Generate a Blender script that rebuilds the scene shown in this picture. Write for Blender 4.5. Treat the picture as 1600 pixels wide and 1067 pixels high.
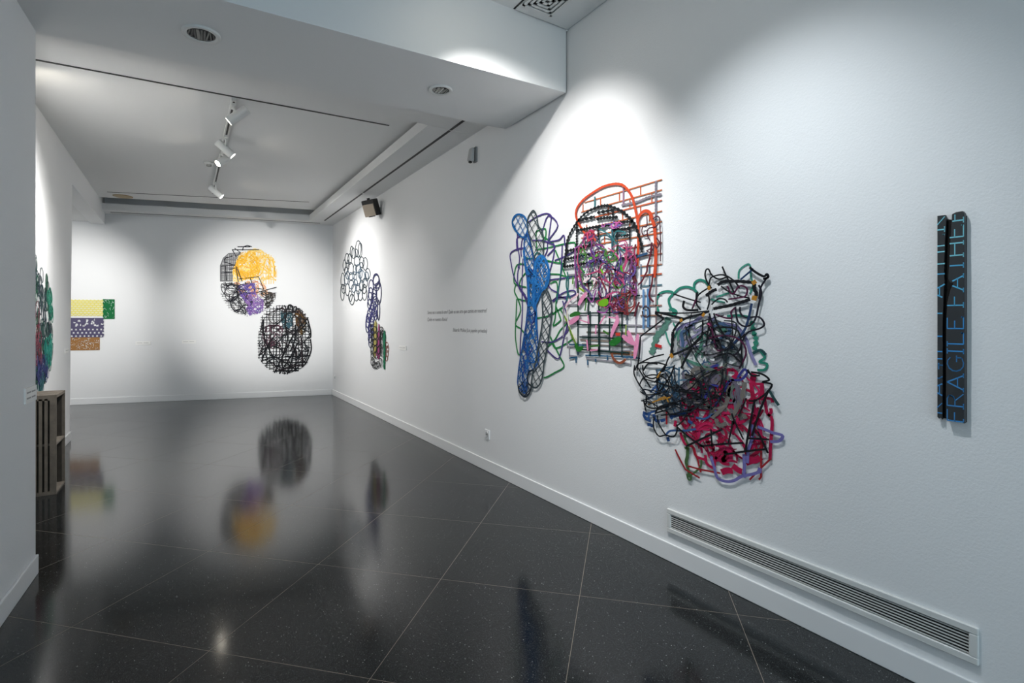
import bpy, bmesh, math, random
from mathutils import Vector, Matrix

for o in list(bpy.data.objects):
    bpy.data.objects.remove(o)
S = bpy.context.scene
C = S.collection
random.seed(7)

# ------------------------------------------------------------------ light levels
P_DAY = 20; P_SIDE = 12
P_S1 = 150; P_S2 = 20; P_S3 = 30; P_S4 = 150; P_S5 = 600; P_S6 = 165
COL_SPOT = (1.0, 0.98, 0.95)
E_LENS = 65; FLOOR_SPEC = .5
FX = 1.30; FZ = 3.58
FRONT = [
 (2.48, (2.4873, 3.25, 1.50), 'white front spotlight nearest the beam aimed at the right wall', 112, 88, 1, (1, .985, .965)),
 (1.30, (2.4873, 1.65, 0.55), 'white front spotlight over the middle of the front zone', 75, 84, 1, (.90, .96, 1)),
]
EXPO = 1.12

# ------------------------------------------------------------------ camera
# world: +Y runs along the right wall towards the back room, +X to the right wall
cam_d = bpy.data.cameras.new('camera')
cam = bpy.data.objects.new('camera', cam_d); C.objects.link(cam)
YAW = 0.5663
cam.location = (0, 0, 1.45)
cam.rotation_euler = (math.pi/2, 0, -YAW)
cam_d.sensor_fit = 'HORIZONTAL'; cam_d.sensor_width = 36
cam_d.lens = 36*807.59/1600
cam_d.shift_x = -0.0006
cam_d.shift_y = -31.13/1600
cam_d.clip_start = 0.05; cam_d.clip_end = 200
S.camera = cam

# ------------------------------------------------------------------ world, daylight, exposure
w = bpy.data.worlds.new('world'); S.world = w; w.use_nodes = True
wb = w.node_tree.nodes['Background']
wb.inputs[0].default_value = (0.62, 0.80, 0.92, 1); wb.inputs[1].default_value = 1.0
S.view_settings.view_transform = 'Standard'; S.view_settings.look = 'None'
S.view_settings.gamma = 1.0; S.view_settings.use_curve_mapping = False
S.view_settings.exposure = EXPO

def area(name, loc, rot, sx, sy, power, col):
    d = bpy.data.lights.new(name, 'AREA'); d.shape = 'RECTANGLE'; d.size = sx; d.size_y = sy
    d.energy = power; d.color = col
    o = bpy.data.objects.new(name, d); C.objects.link(o); o.location = loc; o.rotation_euler = rot
    return o
# cool daylight entering by the glazed entrance far behind the camera
area('entrance_daylight', (0.75, -4.3, 1.35), (math.pi/2, 0, 0), 2.9, 2.5, P_DAY, (0.64, 0.87, 1.0))
# added fill light at the closed end of the side room, left of the opening
area('side_room_fill', (-4.9, 9.6, 1.6), (math.pi/2, 0, -math.pi/2), 2.4, 2.2, P_SIDE, (0.9, 0.96, 1.0))

def spot(name, loc, target, power, angle, blend, col, parent=None, radius=0.035):
    d = bpy.data.lights.new(name, 'SPOT'); d.energy = power; d.spot_size = math.radians(angle)
    d.spot_blend = blend; d.color = col; d.shadow_soft_size = radius
    o = bpy.data.objects.new(name, d); C.objects.link(o)
    o.location = loc
    o.rotation_euler = (Vector(target)-Vector(loc)).to_track_quat('-Z', 'Y').to_euler()
    return o

# ------------------------------------------------------------------ helpers
def lin(c):
    if isinstance(c, str):
        c = tuple(int(c[i:i+2], 16)/255 for i in (0, 2, 4))
    return tuple(v/12.92 if v <= .04045 else ((v+.055)/1.055)**2.4 for v in c)

_m = {}
def mat(name, col, rough=.6, metal=0, bump=0, bscale=200, emit=0, var=0, vscale=6, spec=.5):
    if name in _m: return _m[name]
    m = bpy.data.materials.new(name); m.use_nodes = True
    nt = m.node_tree; b = nt.nodes['Principled BSDF']
    rgb = lin(col)
    b.inputs['Base Color'].default_value = (*rgb, 1)
    b.inputs['Roughness'].default_value = rough
    b.inputs['Metallic'].default_value = metal
    b.inputs['Specular IOR Level'].default_value = spec
    tc = nt.nodes.new('ShaderNodeTexCoord')
    if var:
        n = nt.nodes.new('ShaderNodeTexNoise'); n.inputs['Scale'].default_value = vscale; n.inputs['Detail'].default_value = 6
        nt.links.new(tc.outputs['Object'], n.inputs['Vector'])
        r = nt.nodes.new('ShaderNodeMix'); r.data_type = 'RGBA'
        r.inputs['A'].default_value = (*[v*(1-var) for v in rgb], 1); r.inputs['B'].default_value = (*[min(1, v*(1+var)) for v in rgb], 1)
        nt.links.new(n.outputs['Fac'], r.inputs['Factor']); nt.links.new(r.outputs['Result'], b.inputs['Base Color'])
    if bump:
        n2 = nt.nodes.new('ShaderNodeTexNoise'); n2.inputs['Scale'].default_value = bscale; n2.inputs['Detail'].default_value = 4
        nt.links.new(tc.outputs['Object'], n2.inputs['Vector'])
        bp = nt.nodes.new('ShaderNodeBump'); bp.inputs['Strength'].default_value = bump; bp.inputs['Distance'].default_value = .004
        nt.links.new(n2.outputs['Fac'], bp.inputs['Height']); nt.links.new(bp.outputs['Normal'], b.inputs['Normal'])
    if emit:
        b.inputs['Emission Color'].default_value = (*rgb, 1); b.inputs['Emission Strength'].default_value = emit
    _m[name] = m
    return m

def terrazzo():
    m = bpy.data.materials.new('dark_terrazzo'); m.use_nodes = True
    nt = m.node_tree; b = nt.nodes['Principled BSDF']; L = nt.links.new
    tc = nt.nodes.new('ShaderNodeTexCoord')
    geo = nt.nodes.new('ShaderNodeNewGeometry')
    def chips(scale, thr, soft):
        v = nt.nodes.new('ShaderNodeTexVoronoi'); v.inputs['Scale'].default_value = scale
        L(geo.outputs['Position'], v.inputs['Vector'])
        r = nt.nodes.new('ShaderNodeMapRange'); r.inputs['From Min'].default_value = thr; r.inputs['From Max'].default_value = thr*soft
        r.inputs['To Min'].default_value = 1; r.inputs['To Max'].default_value = 0
        L(v.outputs['Distance'], r.inputs['Value'])
        sep = nt.nodes.new('ShaderNodeSeparateColor'); L(v.outputs['Color'], sep.inputs[0])
        return r.outputs['Result'], sep.outputs[0]
    f1, c1 = chips(95, .16, 1.5)
    f2, c2 = chips(300, .3, 1.5)
    p = nt.nodes.new('ShaderNodeMath'); p.operation = 'POWER'; L(c1, p.inputs[0]); p.inputs[1].default_value = 9
    mu = nt.nodes.new('ShaderNodeMath'); mu.operation = 'MULTIPLY'; L(f1, mu.inputs[0]); L(p.outputs[0], mu.inputs[1])
    p2 = nt.nodes.new('ShaderNodeMath'); p2.operation = 'POWER'; L(c2, p2.inputs[0]); p2.inputs[1].default_value = 3
    mu2 = nt.nodes.new('ShaderNodeMath'); mu2.operation = 'MULTIPLY'; L(f2, mu2.inputs[0]); L(p2.outputs[0], mu2.inputs[1])
    n = nt.nodes.new('ShaderNodeTexNoise'); n.inputs['Scale'].default_value = 90; n.inputs['Detail'].default_value = 5
    L(geo.outputs['Position'], n.inputs['Vector'])
    a = nt.nodes.new('ShaderNodeMix'); a.data_type = 'RGBA'
    a.inputs['A'].default_value = (*lin('0f1011'), 1); a.inputs['B'].default_value = (*lin('1c1e20'), 1)
    L(n.outputs['Fac'], a.inputs['Factor'])
    a2 = nt.nodes.new('ShaderNodeMix'); a2.data_type = 'RGBA'; a2.inputs['B'].default_value = (*lin('5a6060'), 1)
    L(mu2.outputs[0], a2.inputs['Factor']); L(a.outputs['Result'], a2.inputs['A'])
    a3 = nt.nodes.new('ShaderNodeMix'); a3.data_type = 'RGBA'; a3.inputs['B'].default_value = (*lin('b4b8b4'), 1)
    L(mu.outputs[0], a3.inputs['Factor']); L(a2.outputs['Result'], a3.inputs['A'])
    L(a3.outputs['Result'], b.inputs['Base Color'])
    n3 = nt.nodes.new('ShaderNodeTexNoise'); n3.inputs['Scale'].default_value = 1.3; n3.inputs['Detail'].default_value = 4
    L(geo.outputs['Position'], n3.inputs['Vector'])
    rr = nt.nodes.new('ShaderNodeMapRange'); rr.inputs['To Min'].default_value = .08; rr.inputs['To Max'].default_value = .15
    L(n3.outputs['Fac'], rr.inputs['Value']); L(rr.outputs['Result'], b.inputs['Roughness'])
    b.inputs['Specular IOR Level'].default_value = FLOOR_SPEC
    return m

M_WALL = mat('white_wall_paint', 'e6e7e8', .85, bump=.25, bscale=120, spec=.2)
M_CEIL = mat('white_ceiling_paint', 'dfe0e0', .9, spec=.15)
M_BASE = mat('white_gloss_trim', 'e8e9ea', .4)
M_BLACK = mat('black_track', '0c0c0d', .5)
M_WMETAL = mat('white_powder_coat', 'd9dad8', .45)
M_CHROME = mat('polished_reflector', 'c8c9c6', .15, 1)
M_FLOOR = terrazzo()
M_GROUT = mat('brown_grout', '8d8174', .35, var=.25, vscale=12)

def mesh_obj(name, verts, faces, m, parent=None, smooth=False):
    me = bpy.data.meshes.new(name); me.from_pydata([tuple(v) for v in verts], [], faces); me.update()
    if m: me.materials.append(m)
    if smooth:
        for p in me.polygons: p.use_smooth = True
    o = bpy.data.objects.new(name, me); C.objects.link(o)
    if parent: o.parent = parent
    return o
BF = [(0,3,2,1), (4,5,6,7), (0,1,5,4), (1,2,6,5), (2,3,7,6), (3,0,4,7)]
class MB:
    def __init__(s): s.v = []; s.f = []
    def add(s, v, f):
        n = len(s.v); s.v += [tuple(p) for p in v]; s.f += [tuple(i+n for i in q) for q in f]; return s
    def box(s, a, b, T=None):
        x0, y0, z0 = a; x1, y1, z1 = b
        v = [Vector(p) for p in ((x0,y0,z0), (x1,y0,z0), (x1,y1,z0), (x0,y1,z0), (x0,y0,z1), (x1,y0,z1), (x1,y1,z1), (x0,y1,z1))]
        if T is not None: v = [T @ p for p in v]
        return s.add(v, BF)
    def prism(s, poly, z0, z1):           # poly counter-clockwise in xy
        n = len(poly)
        z0 = z0 if isinstance(z0, (list, tuple)) else [z0]*n; z1 = z1 if isinstance(z1, (list, tuple)) else [z1]*n
        v = [(p[0], p[1], z) for p, z in zip(poly, z0)]+[(p[0], p[1], z) for p, z in zip(poly, z1)]
        f = [tuple(range(n-1, -1, -1)), tuple(range(n, 2*n))]+[(i, (i+1) % n, n+(i+1) % n, n+i) for i in range(n)]
        return s.add(v, f)
    def lathe(s, prof, T=None, seg=24, cap=True):  # prof [(r, z)] around z
        n = len(prof); v = []
        for k in range(seg):
            a = 2*math.pi*k/seg
            for r, z in prof:
                p = Vector((r*math.cos(a), r*math.sin(a), z)); v.append(T @ p if T is not None else p)
        f = [(k*n+i, ((k+1) % seg)*n+i, ((k+1) % seg)*n+i+1, k*n+i+1) for k in range(seg) for i in range(n-1)]
        if cap:
            if prof[0][0] > 1e-6: f.append(tuple(k*n for k in range(seg))[::-1])
            if prof[-1][0] > 1e-6: f.append(tuple(k*n+n-1 for k in range(seg)))
        return s.add(v, f)
    def build(s, name, m, parent=None, smooth=False): return mesh_obj(name, s.v, s.f, m, parent, smooth)
def bevel(o, wd=.004, seg=2):
    b = o.modifiers.new('bevel', 'BEVEL'); b.width = wd; b.segments = seg; b.limit_method = 'ANGLE'; return o
def struct(o): o['kind'] = 'structure'; return o
def thing(name, label, cat, loc=(0, 0, 0), group=None):
    o = bpy.data.objects.new(name, None); C.objects.link(o); o.location = loc; o.empty_display_size = .1
    return tag(o, label, cat, group)
def tag(o, label, cat, group=None):
    o['label'] = label; o['category'] = cat
    if group: o['group'] = group
    return o

# ------------------------------------------------------------------ measured room (metres)
XR = 2.4873; XL = -1.176; ZS = 3.352; ZC = 3.49; ZTOP = 3.69
BA, BB = 11.2338, -.2726           # back wall: Y = BA + BB*X
YB1, YB2 = 3.1246, 4.0129          # the dropped beam
def nl(y): return -.8879+.0418*y   # near left wall: X at Y
def bw(x, off=0): return BA+BB*x-off*math.hypot(1, BB)
XW = -5.0; YR = -4.3

# floor: grout bed and diagonal tiles
fl = struct(MB().prism([(XW, YR), (XR, YR), (XR, bw(XR)), (XW, bw(XW))], -.06, -.0001).build('floor', M_GROUT))
def clip(poly, a, b, c):             # keep a*x+b*y<=c
    out = []
    for i in range(len(poly)):
        p, q = poly[i], poly[(i+1) % len(poly)]
        dp, dq = a*p[0]+b*p[1]-c, a*q[0]+b*q[1]-c
        if dp <= 0: out.append(p)
        if dp*dq < 0:
            t = dp/(dp-dq); out.append((p[0]+t*(q[0]-p[0]), p[1]+t*(q[1]-p[1])))
    return out
TU = Vector((.545, -.5565)); TV = Vector((.583, .592)); T0 = Vector((.131, 3.786)); g = .0014
for i in range(-16, 16):
    for j in range(-16, 16):
        def P(a, b): p = T0+TU*a+TV*b; return (p.x, p.y)
        e = g/.8
        poly = [P(i+e, j+e), P(i+1-e, j+e), P(i+1-e, j+1-e), P(i+e, j+1-e)]
        poly = clip(poly, 1, 0, XR-.001); poly = clip(poly, -BB, 1, BA-.001) if len(poly) > 2 else []
        if len(poly) > 2: poly = clip(poly, -1, 0, 3.2)
        if len(poly) > 2: poly = clip(poly, 0, -1, 3.4)
        if len(poly) < 3: continue
        cx = sum(p[0] for p in poly)/len(poly); cy = sum(p[1] for p in poly)/len(poly)
        if cy < 7.6 and cx < nl(cy)-.9: continue
        if cx < -1.9 and cy < 8.0: continue
        MB().prism(poly, -.0001, .0002).build('floor_tile', M_FLOOR, fl)

# walls
struct(MB().prism([(XR, YR), (XR+.2, YR), (XR+.2, bw(XR+.2)), (XR, bw(XR))], 0, 3.9).build('wall_right', M_WALL))
struct(MB().prism([(XW, bw(XW)), (XR+.2, bw(XR+.2)), (XR+.2, bw(XR+.2)+.2), (XW, bw(XW)+.2)], 0, 3.9).build('wall_back', M_WALL))
YP = 3.985                            # end of the near left pier
struct(MB().prism([(-1.45, YR), (nl(YR), YR), (nl(YP), YP), (-1.45, YP)], 0, 3.9).build('wall_near_left', M_WALL))
# left wall of the back room with the wide opening and its header; the jamb leans very slightly
prof = [(YP, 0), (8.2, 0), (8.387, 3.163), (bw(XL), 3.163), (bw(XL), 3.9), (YP, 3.9)]
lw = MB().add([(XL-.2, y, z) for y, z in prof]+[(XL, y, z) for y, z in prof], [(5, 4, 3, 2, 1, 0), (6, 7, 8, 9, 10, 11)]+[(i, (i+1) % 6, 6+(i+1) % 6, 6+i) for i in range(6)])
struct(lw.build('wall_left', M_WALL))
# side room seen through the opening
struct(MB().prism([(XW-.2, 7.4), (XW, 7.4), (XW, bw(XW)), (XW-.2, bw(XW))], 0, 3.9).build('wall_side_room_end', M_WALL))
struct(MB().box((XW, 7.2, 0), (XL-.2, 7.4, 3.9)).build('wall_side_room_front', M_WALL))
# entrance wall behind the camera, with the glazed doorway the daylight comes through
ew = MB()
ew.box((-1.45, YR-.25, 0), (-.75, YR-.05, 3.9)); ew.box((2.25, YR-.25, 0), (XR+.2, YR-.05, 3.9)); ew.box((-.75, YR-.25, 2.65), (2.25, YR-.05, 3.9))
struct(ew.build('wall_entrance', M_WALL))

# ceilings
struct(MB().box((-1.45, YR-.2, ZTOP), (XR+.2, YB1+.1, 3.9)).build('ceiling_front', M_CEIL))
struct(MB().prism([(XL-.01, YB2-.1), (XR, YB2-.1), (XR, bw(XR, .02)), (1.2, bw(1.2, .75)), (XL-.01, bw(XL, .75))][:2]+[(XR, bw(XR, .75)), (XL-.01, bw(XL, .75))], ZC, 3.9).build('ceiling_back', M_CEIL))
struct(MB().prism([(XL-.01, bw(XL, .75)), (XR, bw(XR, .75)), (XR, bw(XR)), (XL-.01, bw(XL))], 3.64, 3.9).build('ceiling_back_cove', M_CEIL))
struct(MB().box((XW, 7.4, 3.2), (XL-.2, 12.8, 3.4)).build('ceiling_side_room', M_CEIL))
# dropped beam; its underside falls slightly to the left, shadow gap at the right wall
zr, zl = 3.2048, 3.119
def zbeam(x): return 3.104+(x+1.4)*.02604
bm = MB().prism([(-1.4, YB1), (XR-.016, YB1), (XR-.016, YB2), (-1.4, YB2)], [zl-.015, zr, zr, zl-.015], 3.9)
beam = struct(bm.build('ceiling_beam', M_CEIL))
MB().box((XR-.016, YB1+.016, zr+.016), (XR, YB2-.01, 3.9)).build('shadow_gap', mat('gap_grey', '8d9092', .8), beam)
MB().box((XR-.016, YB1-.004, ZTOP-.012), (XR-.002, YB1+.01, ZTOP)).build('corner_bead', M_CEIL, beam)
# soffits round the tray ceiling
so = struct(MB().box((XL, YB2, ZS), (XR, 4.66, ZC)).build('ceiling_soffit_front', M_CEIL))
struct(MB().prism([(1.995, 4.664), (XR, 4.664), (XR, bw(XR)), (1.995, bw(1.995))], ZS, 3.462).build('ceiling_soffit_right', M_CEIL))
struct(MB().prism([(XL, bw(XL, .40)), (1.995, bw(1.995, .40)), (1.995, bw(1.995)), (XL, bw(XL))], ZS, 3.462).build('ceiling_soffit_back', M_CEIL))

# baseboards
BH, BT = .11, .014
def base(name, pts, nx, ny):          # run along pts, thickness towards (nx,ny)
    (x0, y0), (x1, y1) = pts
    poly = [(x0, y0), (x1, y1), (x1+nx*BT, y1+ny*BT), (x0+nx*BT, y0+ny*BT)]
    ar = sum(poly[i][0]*poly[(i+1) % 4][1]-poly[(i+1) % 4][0]*poly[i][1] for i in range(4))
    if ar < 0: poly.reverse()
    o = struct(MB().prism(poly, .0005, BH).build(name, M_BASE)); bevel(o, .004, 2); return o
base('baseboard_right', ((XR, -4.2), (XR, bw(XR)-.004)), -1, 0)
base('baseboard_back', ((XW+.1, bw(XW+.1)), (XR-.016, bw(XR-.016))), BB*.9, -1)
base('baseboard_near_left', ((nl(-4.2), -4.2), (nl(YP), YP)), 1, -.04)
base('baseboard_left', ((XL, YP+.01), (XL, 8.2)), 1, 0)
base('baseboard_left_jamb', ((XL-.2, 8.2), (XL+BT, 8.2)), 0, 1)

# lighting tracks
def strip(name, a, b, z, wd, label, hgt=.004):
    a = Vector(a); b = Vector(b); d = b-a
    o = MB().box((0, -wd/2, -hgt), (d.length, wd/2, 0)).build(name, M_BLACK)
    o.location = (a.x, a.y, z-.0004); o.rotation_euler = (0, 0, math.atan2(d.y, d.x))
    return tag(o, label, 'lighting track')
strip('lighting_track', (-1.15, 5.40), (1.80, 5.225), ZC, .022, 'long black track slot in the ceiling just behind the dropped beam')
strip('lighting_track', (-1.02, 10.28), (1.80, 9.30), ZC, .016, 'thin black track slot across the ceiling near the back wall')
for y0, y1, lb in ((4.36, 4.655, 'short black track slot piece next to the beam in the soffit'), (4.675, 7.62, 'long black track slot along the soffit above the right wall'), (7.68, 10.1, 'black track slot in the right soffit ending at the far corner')):
    strip('lighting_track', (2.232, y0), (2.232, y1), ZS, .026, lb)
strip('lighting_track', (XL+.1, bw(XL+.1, .2)), (2.22, bw(2.22, .2)), ZS, .022, 'black track slot in the soffit along the back wall')
tr = thing('track_rail', 'white ceiling track rail with black groove carrying four spotlights', 'track rail', (.385, 5.34, ZC))
MB().box((-.022, 0, -.028), (.022, 4.06, 0)).build('rail', M_WMETAL, tr)
MB().box((-.009, .02, -.0295), (.009, 4.05, -.027)).build('groove', M_BLACK, tr)

# spotlights
M_LENS = mat('lamp_lens', 'fff6e4', .3, emit=E_LENS)
def spotlight(x, y, lens, target, label, power, angle, blend, zc=ZC-.028):
    """body hangs from the rail at (x,y); lens is where its front glass sits"""
    t = thing('track_spotlight', label, 'spotlight', (x, y, zc), 'white spotlights on the ceiling rail')
    L_ = Vector(lens); D = (Vector(target)-L_).normalized()
    q = D.to_track_quat('Z', 'Y').to_matrix().to_4x4()
    org = Vector((x, y, zc))
    T = Matrix.Translation(L_-org) @ q
    ln = .205; r = .043
    body = MB().lathe([(r*.82, -ln), (r*.98, -ln+.006), (r, -ln+.02), (r, -.004), (r*.96, 0), (r*.86, 0), (r*.84, -.012)], T, 28, cap=False)
    body.lathe([(0, -ln), (r*.82, -ln)], T, 28, cap=False)
    bo = body.build('body', M_WMETAL, t, True)
    MB().lathe([(0, -.010), (r*.84, -.010)], T, 28, cap=False).build('lens', M_LENS, bo)
    MB().box((-.018, -.06, -.022), (.018, .06, 0)).build('adapter', M_WMETAL, t)
    piv = T @ Vector((0, 0, -ln*.5))
    a = Vector((0, 0, -.02)); d = piv-a; T2 = Matrix.Translation(a) @ d.to_track_quat('Z', 'Y').to_matrix().to_4x4()
    MB().lathe([(.011, 0), (.011, d.length)], T2, 12).build('arm', M_WMETAL, t)
    s = spot('spotlight_beam', (L_+D*.02), target, power, angle, blend, COL_SPOT)
    return t
spotlight(.385, 5.45, (.345, 5.40, 3.285), (XL, 5.80, 1.95), 'white spotlight nearest the beam, lens turned to the left wall', P_S1, 92, .8)
spotlight(.385, 6.42, (.46, 6.52, 3.29), (XR, 6.45, 1.55), 'second white spotlight from the beam, aimed right across the other', P_S2, 60, .9)
spotlight(.385, 7.05, (.33, 6.93, 3.29), (XL, 6.3, 1.9), 'third white spotlight from the beam, glaring towards the left', P_S3, 60, .9)
spotlight(.385, 8.62, (.47, 8.72, 3.285), (XR, 8.45, 1.55), 'white spotlight furthest from the beam, aimed at the right wall', P_S4, 96, 1)
# two more lamps of the same kind, hidden behind the near left wall and above the side opening
spotlight(-1.06, 5.40, (-1.04, 5.46, 3.28), (1.25, 10.9, 1.75), 'white spotlight on the ceiling slot behind the near left wall', P_S5, 35, .95)
t_ = spotlight(-1.95, 8.6, (-1.93, 8.66, 3.02), (-1.75, 11.6, 1.62), 'white spotlight in the side room beyond the left opening', P_S6, 64, .9, 3.2)

# front zone rail and spotlights (above the frame, they light the right wall)
fr = thing('track_rail', 'white ceiling track rail in the front zone before the beam', 'track rail', (FX, -1.6, ZTOP))
MB().box((-.022, 0, -.028), (.022, 4.4, 0)).build('rail', M_WMETAL, fr)
def front_spot(y, target, label, power, angle, blend, col):
    o = thing('track_spotlight', label, 'spotlight', (FX, y, ZTOP-.028), 'spotlights of the front zone')
    L_ = Vector((FX, y, FZ)); D = (Vector(target)-L_).normalized()
    T = Matrix.Translation(L_-Vector((FX, y, ZTOP-.028))) @ D.to_track_quat('Z', 'Y').to_matrix().to_4x4()
    bo = MB().lathe([(0, -.075), (.035, -.075), (.043, -.065), (.043, 0), (.036, 0), (.036, -.01), (0, -.01)], T, 24).build('body', M_WMETAL, o, True)
    MB().lathe([(0, -.006), (.036, -.006)], T, 24, cap=False).build('lens', M_LENS, bo)
    MB().box((-.018, -.06, -.022), (.018, .06, 0)).build('adapter', M_WMETAL, o)
    MB().lathe([(.011, -.06), (.011, -.01)], None, 12).build('arm', M_WMETAL, o)
    spot('spotlight_beam', L_+D*.02, target, power, angle, blend, col)
for y_, tg_, lb_, pw_, an_, bl_, cl_ in FRONT: front_spot(y_, tg_, lb_, pw_, an_, bl_, cl_)

# recessed downlights in the beam
def downlight(x, y, z, r, label):
    t = thing('recessed_downlight', label, 'downlight', (x, y, z), 'recessed downlights under the beam')
    t.rotation_euler = (0, -.026, 0)
    rg = MB().lathe([(r*.72, .004), (r*.74, -.006), (r*.98, -.010), (r, -.006), (r, .004)], None, 36, cap=False).build('trim_ring', M_WMETAL, t, True)
    rec = MB().lathe([(r*.73, -.004), (r*.73, .0005), (r*.3, .0006), (0, .0006)], None, 36, cap=False).build('dark_recess', mat('recess_dark', '1d1f20', .35, .6), t)
    rnd = random.Random(int(x*100))
    for k in range(9):
        u = (k-4)/4.6*r*.73; hw = math.sqrt(max(0, (r*.70)**2-u*u)); wd = r*.045*rnd.uniform(.6, 1.7)
        T = Matrix.Rotation(math.radians(rnd.uniform(-10, 10)), 4, 'Z')
        MB().box((u-wd, -hw*.85, -.0075), (u+wd, hw*.85, -.001), T).build('lamella', M_CHROME if k % 3 else mat('lamella_pale', 'a9aaa6', .3, .8), rec)
    return t
downlight(.086, 3.545, zbeam(.086)-.004, .100, 'round recessed downlight with chrome lamellae, larger one on the left')
downlight(1.618, 3.545, zbeam(1.618)-.004, .086, 'round recessed downlight on the right of the beam underside')

# ceiling access panel and cassette grille in the front ceiling
hp = thing('ceiling_panel', 'white ceiling access panel with shadow gap in the corner by the beam', 'ceiling panel', (2.0, 3.1, ZTOP))
MB().box((0, -1.4, -.010), (.47, .005, 0)).build('panel', M_CEIL, hp)
MB().box((-.012, -1.4, -.003), (0, .018, 0)).build('gap', M_BLACK, hp)
MB().box((-.012, .006, -.003), (.47, .013, 0)).build('gap', mat('gap_grey2', '55585a', .8), hp)
cg = thing('ceiling_vent', 'square white ceiling vent with stepped slots at the top edge', 'vent', (2.13, 2.90, ZTOP-.010))
for k in range(4):
    s_ = .125-k*.03
    m_ = MB()
    for a_, b_ in (((-s_, -s_), (s_, -s_+.018)), ((-s_, s_-.018), (s_, s_)), ((-s_, -s_), (-s_+.018, s_)), ((s_-.018, -s_), (s_, s_))):
        m_.box((a_[0], a_[1], -.014+k*.001), (b_[0], b_[1], -.004))
    m_.build('louvre_ring', M_WMETAL, cg)
MB().box((-.12, -.12, -.004), (.12, .12, 0)).build('dark_back', M_BLACK, cg)

# smoke detector and round disc on the back ceiling
sd = thing('smoke_detector', 'small white smoke detector on the ceiling beside the rail', 'smoke detector', (.27, 7.68, ZC))
MB().lathe([(.055, 0), (.055, -.018), (.04, -.03)], None, 24).build('base', M_WMETAL, sd, True)
MB().lathe([(.03, -.03), (.03, -.05), (.018, -.056)], None, 24).build('sensor_head', mat('grey_plastic', '9d9d99', .5), sd, True)
cd = thing('ceiling_speaker', 'round tan ceiling disc by the far left corner', 'ceiling speaker', (-.84, 10.50, ZC))
MB().lathe([(.135, 0), (.135, -.006), (.12, -.009)], None, 32).build('rim', mat('tan_rim', 'a08c6c', .7), cd)
MB().lathe([(.118, -.008), (.118, -.0115), (0, -.0115)], None, 32).build('grille', mat('tan_grille', 'b3a184', .8), cd)

# motion sensor on the right wall
ms = thing('motion_sensor', 'small white motion sensor high on the right wall by the beam', 'sensor', (XR, 4.60, 3.13))
MB().box((-.02, -.03, -.075), (0, .03, .075)).build('bracket', mat('sensor_grey', '8c8d8d', .6), ms)
bevel(MB().add([(-.075, -.02, -.07), (-.03, -.02, -.075), (-.022, -.02, .06), (-.055, -.02, .07), (-.085, .045, -.06), (-.03, .045, -.075), (-.022, .045, .06), (-.06, .045, .065)],
    [(0,1,2,3), (7,6,5,4), (0,4,5,1), (1,5,6,2), (2,6,7,3), (3,7,4,0)]).build('housing', mat('sensor_white', 'b9bab9', .5), ms), .012, 3)
MB().box((-.07, .0, -.085), (-.045, .03, -.065)).build('lens', M_BLACK, ms)

# loudspeaker / floodlight near the soffit
fl_ = thing('wall_floodlight', 'black bracketed floodlight with beige face under the right soffit', 'floodlight', (XR, 7.62, 3.13))
T = Matrix.Translation((-.15, -.02, 0)) @ Matrix.Rotation(math.radians(-22), 4, 'Y') @ Matrix.Rotation(math.radians(32), 4, 'Z') @ Matrix.Rotation(math.radians(8), 4, 'X')
bevel(MB().box((-.04, -.115, -.115), (.07, .115, .125), T).build('housing', mat('black_plastic', '131211', .4), fl_), .012, 2)
bevel(MB().box((-.055, -.098, -.112), (-.038, .098, .062), T).build('front_panel', mat('beige_panel', 'b7a896', .5, var=.1), fl_), .004, 2)
MB().box((-.03, -.05, -.125), (.0, .05, -.113), T).build('foot', M_BLACK, fl_)
MB().lathe([(.022, .12), (.022, .15)], T, 16).build('knob', M_BLACK, fl_)
MB().box((-.10, -.02, -.03), (0, .02, .03)).build('bracket', mat('bracket_grey', '9a9a98', .5), fl_)

# sockets
def socket(loc, rz, label, s=1):
    t = thing('wall_socket', label, 'socket', loc); t.rotation_euler = (0, 0, rz)
    bevel(MB().box((-.011, -.043*s, -.045*s), (0, .043*s, .045*s)).build('plate', M_BASE, t), .003, 2)
    ins = MB().lathe([(.027*s, 0), (.027*s, .004), (.024*s, .004), (.024*s, .0012), (0, .0012)], Matrix.Translation((-.011, 0, 0)) @ Matrix.Rotation(-math.pi/2, 4, 'Y'), 24).build('insert', mat('socket_insert', 'c3c4c5', .4), t)
    for s2 in (-1, 1):
        MB().lathe([(.004*s, 0), (.004*s, .0035)], Matrix.Translation((-.011, .009*s2*s, 0)) @ Matrix.Rotation(-math.pi/2, 4, 'Y'), 10).build('pin_hole', M_BLACK, ins)
socket((XR, 4.36, .357), 0, 'white wall socket low on the right wall beside the baseboard', 1.02)
socket((XR, 10.35, .36), 0, 'tiny white socket low in the far right corner')

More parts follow.
